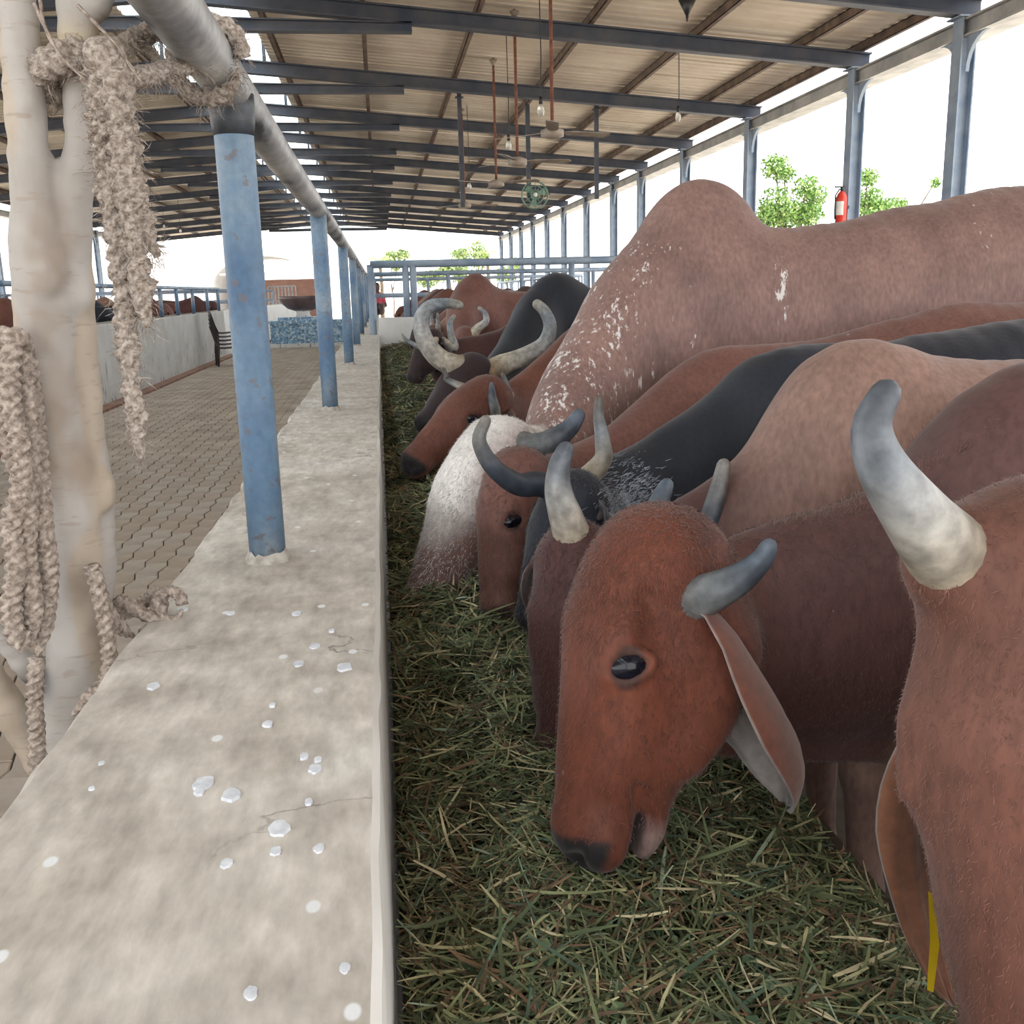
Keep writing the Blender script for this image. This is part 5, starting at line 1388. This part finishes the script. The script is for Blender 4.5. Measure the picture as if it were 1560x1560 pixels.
# drop rods in a row, one with a caged fan
for k, (px, y0, y1) in enumerate(((705, 236, 315), (909, 250, 303))):
    p = at(px, y1, 18.0)
    t = thing('drop_rod', (p[0], 18.0, zr(p[0])), ['left', 'right'][k]+' dark steel rod hanging down from the roof frame', 'rod', 'hanging steel rods')
    MB().box((p[0]-.035, 17.965, p[2]), (p[0]+.035, 18.035, zr(p[0])+.30)).build('bar', M['frame'], t)
    MB().box((p[0]-.07, 17.94, zr(p[0])+.20), (p[0]+.07, 18.06, zr(p[0])+.215)).build('flange', M['frame'], t)
p = at(815, 297, 17.9)
t = thing('cage_fan', p, 'round green caged fan hanging on a pole on the right', 'fan')
px_ = at(806, 290, 18.0)[0]
MB().box((px_-.035, 17.985, p[2]-.1), (px_+.035, 18.055, zr(px_)+.30)).build('pole', M['frame'], t)
ang = np.linspace(0, 2*np.pi, 33)
for rr, dy in ((.23, -.02), (.23, .06), (.15, -.04), (.08, -.05)):
    P = np.stack([p[0]+rr*np.cos(ang), np.full(33, p[1]+dy), p[2]+rr*np.sin(ang)], -1); MB().tube(P, .008, 6, False).build('cage_ring', M['green'], t, True)
for k in range(12):
    a = 2*np.pi*k/12; e = np.array([math.cos(a), 0, math.sin(a)])
    MB().tube([p+e*.04+[0, -.05, 0], p+e*.15+[0, -.04, 0], p+e*.23+[0, -.02, 0]], .005, 6).build('cage_wire', M['green'], t)
MB().tube([p+[0, -.03, 0], p+[0, .10, 0]], [.045, .06], 14).build('motor', M['green'], t, True)
hubp = MB().tube([p+[0, -.06, 0], p+[0, -.03, 0]], .035, 14).build('hub', M['paper'], t, True)
for k in range(3):
    a = 2*np.pi*k/3+.4; e = np.array([math.cos(a), 0, math.sin(a)]); f_ = np.array([-math.sin(a), 0, math.cos(a)])
    L = [p+e*.03-f_*.02, p+e*.19-f_*.06, p+e*.20+f_*.05, p+e*.03+f_*.03]
    V = L+[q_+np.array([0, .006, 0]) for q_ in L]; mk('blade', V, [(0, 1, 2, 3), (7, 6, 5, 4), (0, 4, 5, 1), (1, 5, 6, 2), (2, 6, 7, 3), (3, 7, 4, 0)], M['green'], t)

# fire extinguisher on the second right column
c = at(1288, 312, 12.55); c = np.array([XE-.17, 12.72, 2.30])
t = thing('fire_extinguisher', c-[0, 0, .2], 'red fire extinguisher mounted on the second right column', 'extinguisher')
MB().tube([c+[0, 0, -.21], c+[0, 0, -.20], c+[0, 0, .12], c+[0, 0, .17], c+[0, 0, .20]], [.06, .07, .07, .05, .025], 18).build('cylinder', M['red'], t, True)
MB().tube([c+[0, 0, .20], c+[0, 0, .25]], .022, 10).build('valve', M['black'], t, True)
MB().box(c+[-.10, -.012, .245], c+[.03, .012, .262]).build('handle', M['black'], t)
MB().tube([c+[-.03, 0, .23], c+[-.085, 0, .15], c+[-.085, 0, -.05], c+[-.08, 0, -.15]], .010, 8).build('hose', M['black'], t, True)
n = 8; an = np.linspace(math.pi*.85, math.pi*1.5, n); V = [(c[0]+.0715*math.cos(a), c[1]+.0715*math.sin(a), c[2]+z) for z in (-.10, .07) for a in an]
mk('label', V, [(i, i+1, n+i+1, n+i) for i in range(n-1)], M['paper'], t, True)
MB().box(c+[.05, -.02, -.02], c+[.10, .02, .02]).build('bracket', M['black'], t)

# ------------------------------------------------------------------ trees outside
def leafy(name, base, h, crowns, nleaf, ls, label, group, seed, pal, trunk=.09):
    q = np.random.default_rng(seed); base = np.array(base, float)
    t = thing(name, base, label, 'tree', group)
    cs = np.array(crowns)
    MB().tube([base, base+[.05, 0, h*.3], base+[-.05, .05, h*.6]], [trunk, trunk*.8, trunk*.6], 10).build('trunk', M['bark'], t, True)
    for c in cs: 
        MB().tube([base+[-.05, .05, h*.45], base*.4+c[:3]*.6+[0, 0, h*.1-base[2]*0], c[:3]], [trunk*.5, trunk*.35, trunk*.12], 7).build('branch', M['bark'], t, True)
    k = q.choice(len(cs), nleaf, p=cs[:, 3]**2/(cs[:, 3]**2).sum()); dv = q.normal(0, 1, (nleaf, 3)); dv /= np.linalg.norm(dv, axis=1)[:, None]
    p = cs[k, :3]+dv*(cs[k, 3]*q.random(nleaf)**.45)[:, None]*[1, 1, .85]
    a = q.normal(0, 1, (nleaf, 3)); a /= np.linalg.norm(a, axis=1)[:, None]; b = np.cross(a, q.normal(0, 1, (nleaf, 3))); b /= np.linalg.norm(b, axis=1)[:, None]; nn = np.cross(a, b)
    s1 = (ls*(.6+.8*q.random(nleaf)))[:, None]
    V = np.stack([p-a*s1, p-b*s1*.45+nn*s1*.1, p+a*s1, p+b*s1*.45+nn*s1*.1], 1).reshape(-1, 3)
    F = np.arange(4*nleaf).reshape(-1, 4)
    C = np.array(pal)[q.choice(len(pal), nleaf)]*(.7+.6*q.random(nleaf))[:, None]
    tag(mk('foliage', V, F, M['leaf'], t, False, col=np.repeat(C, 4, 0)), kind='stuff')
    return t
G1 = [srgb(112, 150, 72), srgb(138, 170, 92), srgb(96, 132, 66), srgb(160, 184, 110)]
cr = [(*at(px, py, 21+dy), r) for px, py, dy, r in ((1182, 255, 0, .33), (1195, 265, .2, .25), (1228, 285, 0, .3), (1240, 300, .3, .33), (1185, 315, 0, .5), (1215, 330, .3, .45), (1170, 335, .4, .4), (1235, 325, 0, .3))]
leafy('broadleaf_tree', (9.0, 21.3, -.13), 3.0, cr, 5200, .045, 'leafy green tree outside, between the second and third right columns', 'trees outside the shed', 31, G1)
cr = [(*at(px, py, 22+dy), r) for px, py, dy, r in ((1322, 270, 0, .25), (1325, 305, .2, .35), (1345, 318, 0, .3), (1368, 312, .3, .22), (1424, 278, .2, .14), (1330, 325, 0, .4))]
leafy('broadleaf_tree', (11.0, 22.3, -.13), 3.0, cr, 3000, .045, 'sparse green tree outside, just right of the fire extinguisher column', 'trees outside the shed', 32, G1)
for k, (px, py, Y, r_, lab) in enumerate([(718, 398, 60, 1.1, 'round pale green shrub outside the far end of the shed'), (690, 418, 58, .9, 'low green shrub outside the far end, left of the round one'), (655, 420, 60, .9, 'low green bush outside the far end, behind the two posts'), (596, 396, 64, .7, 'yellow green bush outside the far end, beside the feed wall'), (780, 412, 60, .9, 'low green bush outside the far end, by the right columns')]):
    b = at(px, py, Y); q = np.random.default_rng(60+k)
    cr = [(b[0]+q.normal(0, r_*.5), b[1]+q.normal(0, r_*.4), b[2]+q.normal(0, r_*.35), r_*.55) for _ in range(6)]
    leafy('far_shrub', (b[0], b[1], -.13), b[2], cr, 1500, .10, lab, 'shrubs beyond the far end', 40+k, [srgb(150, 168, 110), srgb(176, 186, 132), srgb(122, 150, 90)], .05)
def palm(px, py, Y, label, seed):
    q = np.random.default_rng(seed); b = at(px, py, Y); base = np.array([b[0], Y, -.13])
    t = thing('small_palm', base, label, 'palm', 'palms beyond the far end')
    MB().tube([base, [b[0]+.05, Y, b[2]*.5], [b[0], Y, b[2]-.5]], [.12, .10, .09], 8).build('trunk', M['bark'], t, True)
    for k in range(9):
        a = 2*np.pi*k/9+q.random(); e = np.array([math.cos(a), math.sin(a), 0]); c = np.array([b[0], Y, b[2]-.5])
        L = 1.3; P = [c+e*L*s_*.7+np.array([0, 0, 1.2*s_-1.1*s_*s_]) for s_ in np.linspace(0, 1, 9)]
        V = []; F = []
        for i in range(8):
            m_ = (P[i]+P[i+1])/2; td = norm(P[i+1]-P[i]); sd = norm(np.cross(td, (0, 0, 1)))
            for s_ in (-1, 1):
                n0 = len(V); tip = m_+sd*s_*.32*(1-.5*i/8)+td*.15-np.array([0, 0, .10]); V += [P[i], P[i]*.5+P[i+1]*.5+np.array([0, 0, .01]), tip]; F.append((n0, n0+1, n0+2))
            n0 = len(V); V += [P[i]-sd*.015, P[i]+sd*.015, P[i+1]+sd*.015, P[i+1]-sd*.015]; F.append((n0, n0+1, n0+2, n0+3))
        mk('frond', V, F, M['leaf'], t, False, col=np.tile(np.array(srgb(140, 166, 84)), (len(V), 1)))
palm(742, 378, 57, 'small palm with upright fronds beyond the far end, right of the round shrub', 1)
palm(682, 392, 62, 'small palm beyond the far end, left of the round shrub', 2)
palm(578, 388, 57, 'small palm beyond the far end, right beside the feed wall', 3)

# ------------------------------------------------------------------ buildings on the far left
b0 = thing('white_building', (-22, 66, -.13), 'long white building with ribbed parapet outside on the left', 'building')
MB().box((-48, 66, -.13), (-9.2, 76, 3.4)).build('wall', M['building'], b0)
V = []; F = []
xs_ = np.arange(-48, -7.5, .18); zz = np.where(np.arange(len(xs_)) % 2, .05, 0)
for i, x_ in enumerate(xs_): V += [(x_, 65.9-zz[i], 3.4), (x_, 65.9-zz[i], 4.9)]
F = [(2*i, 2*i+2, 2*i+3, 2*i+1) for i in range(len(xs_)-1)]
mk('ribbed_parapet', V, F, M['building'], b0)
b1 = thing('vaulted_shelter', (-7, 60, -.13), 'white barrel vaulted shelter over a red brown wall at the passage end', 'building')
an = np.linspace(0, np.pi, 15)
for k, yy in enumerate((58.0,)):
    V = []; F = []
    for a in an: V += [(-6.2+2.9*math.cos(a), 56.5, 1.9+1.7*math.sin(a)), (-6.2+2.9*math.cos(a), 64, 1.9+1.7*math.sin(a)), (-6.2+2.75*math.cos(a), 56.5, 1.9+1.58*math.sin(a)), (-6.2+2.75*math.cos(a), 64, 1.9+1.58*math.sin(a))]
    for i in range(14):
        j = 4*i; F += [(j, j+4, j+5, j+1), (j+2, j+3, j+7, j+6), (j, j+2, j+6, j+4), (j+1, j+5, j+7, j+3)]
    mk('vault', V, F, M['building'], b1)
MB().box((-9.1, 56.6, -.13), (-8.95, 63.9, 1.9)).build('side_wall', M['building'], b1)
MB().box((-3.45, 56.6, -.13), (-3.3, 63.9, 1.9)).build('side_wall', M['building'], b1)
MB().box((-8.9, 62, -.13), (-3.5, 62.2, 2.3)).build('back_wall', M['bbrick'], b1)
for z in (2.5, 2.9): MB().box((-8.6, 57, z), (-3.8, 57.15, z+.12)).build('tie_beam', M['building'], b1)
t = pipe_fence((-4.9, 46), (-3.7, 46), (1.75, 1.1), 9, .035, 'small pale barred gate far down the passage', mat='gutter', group='pen railings')
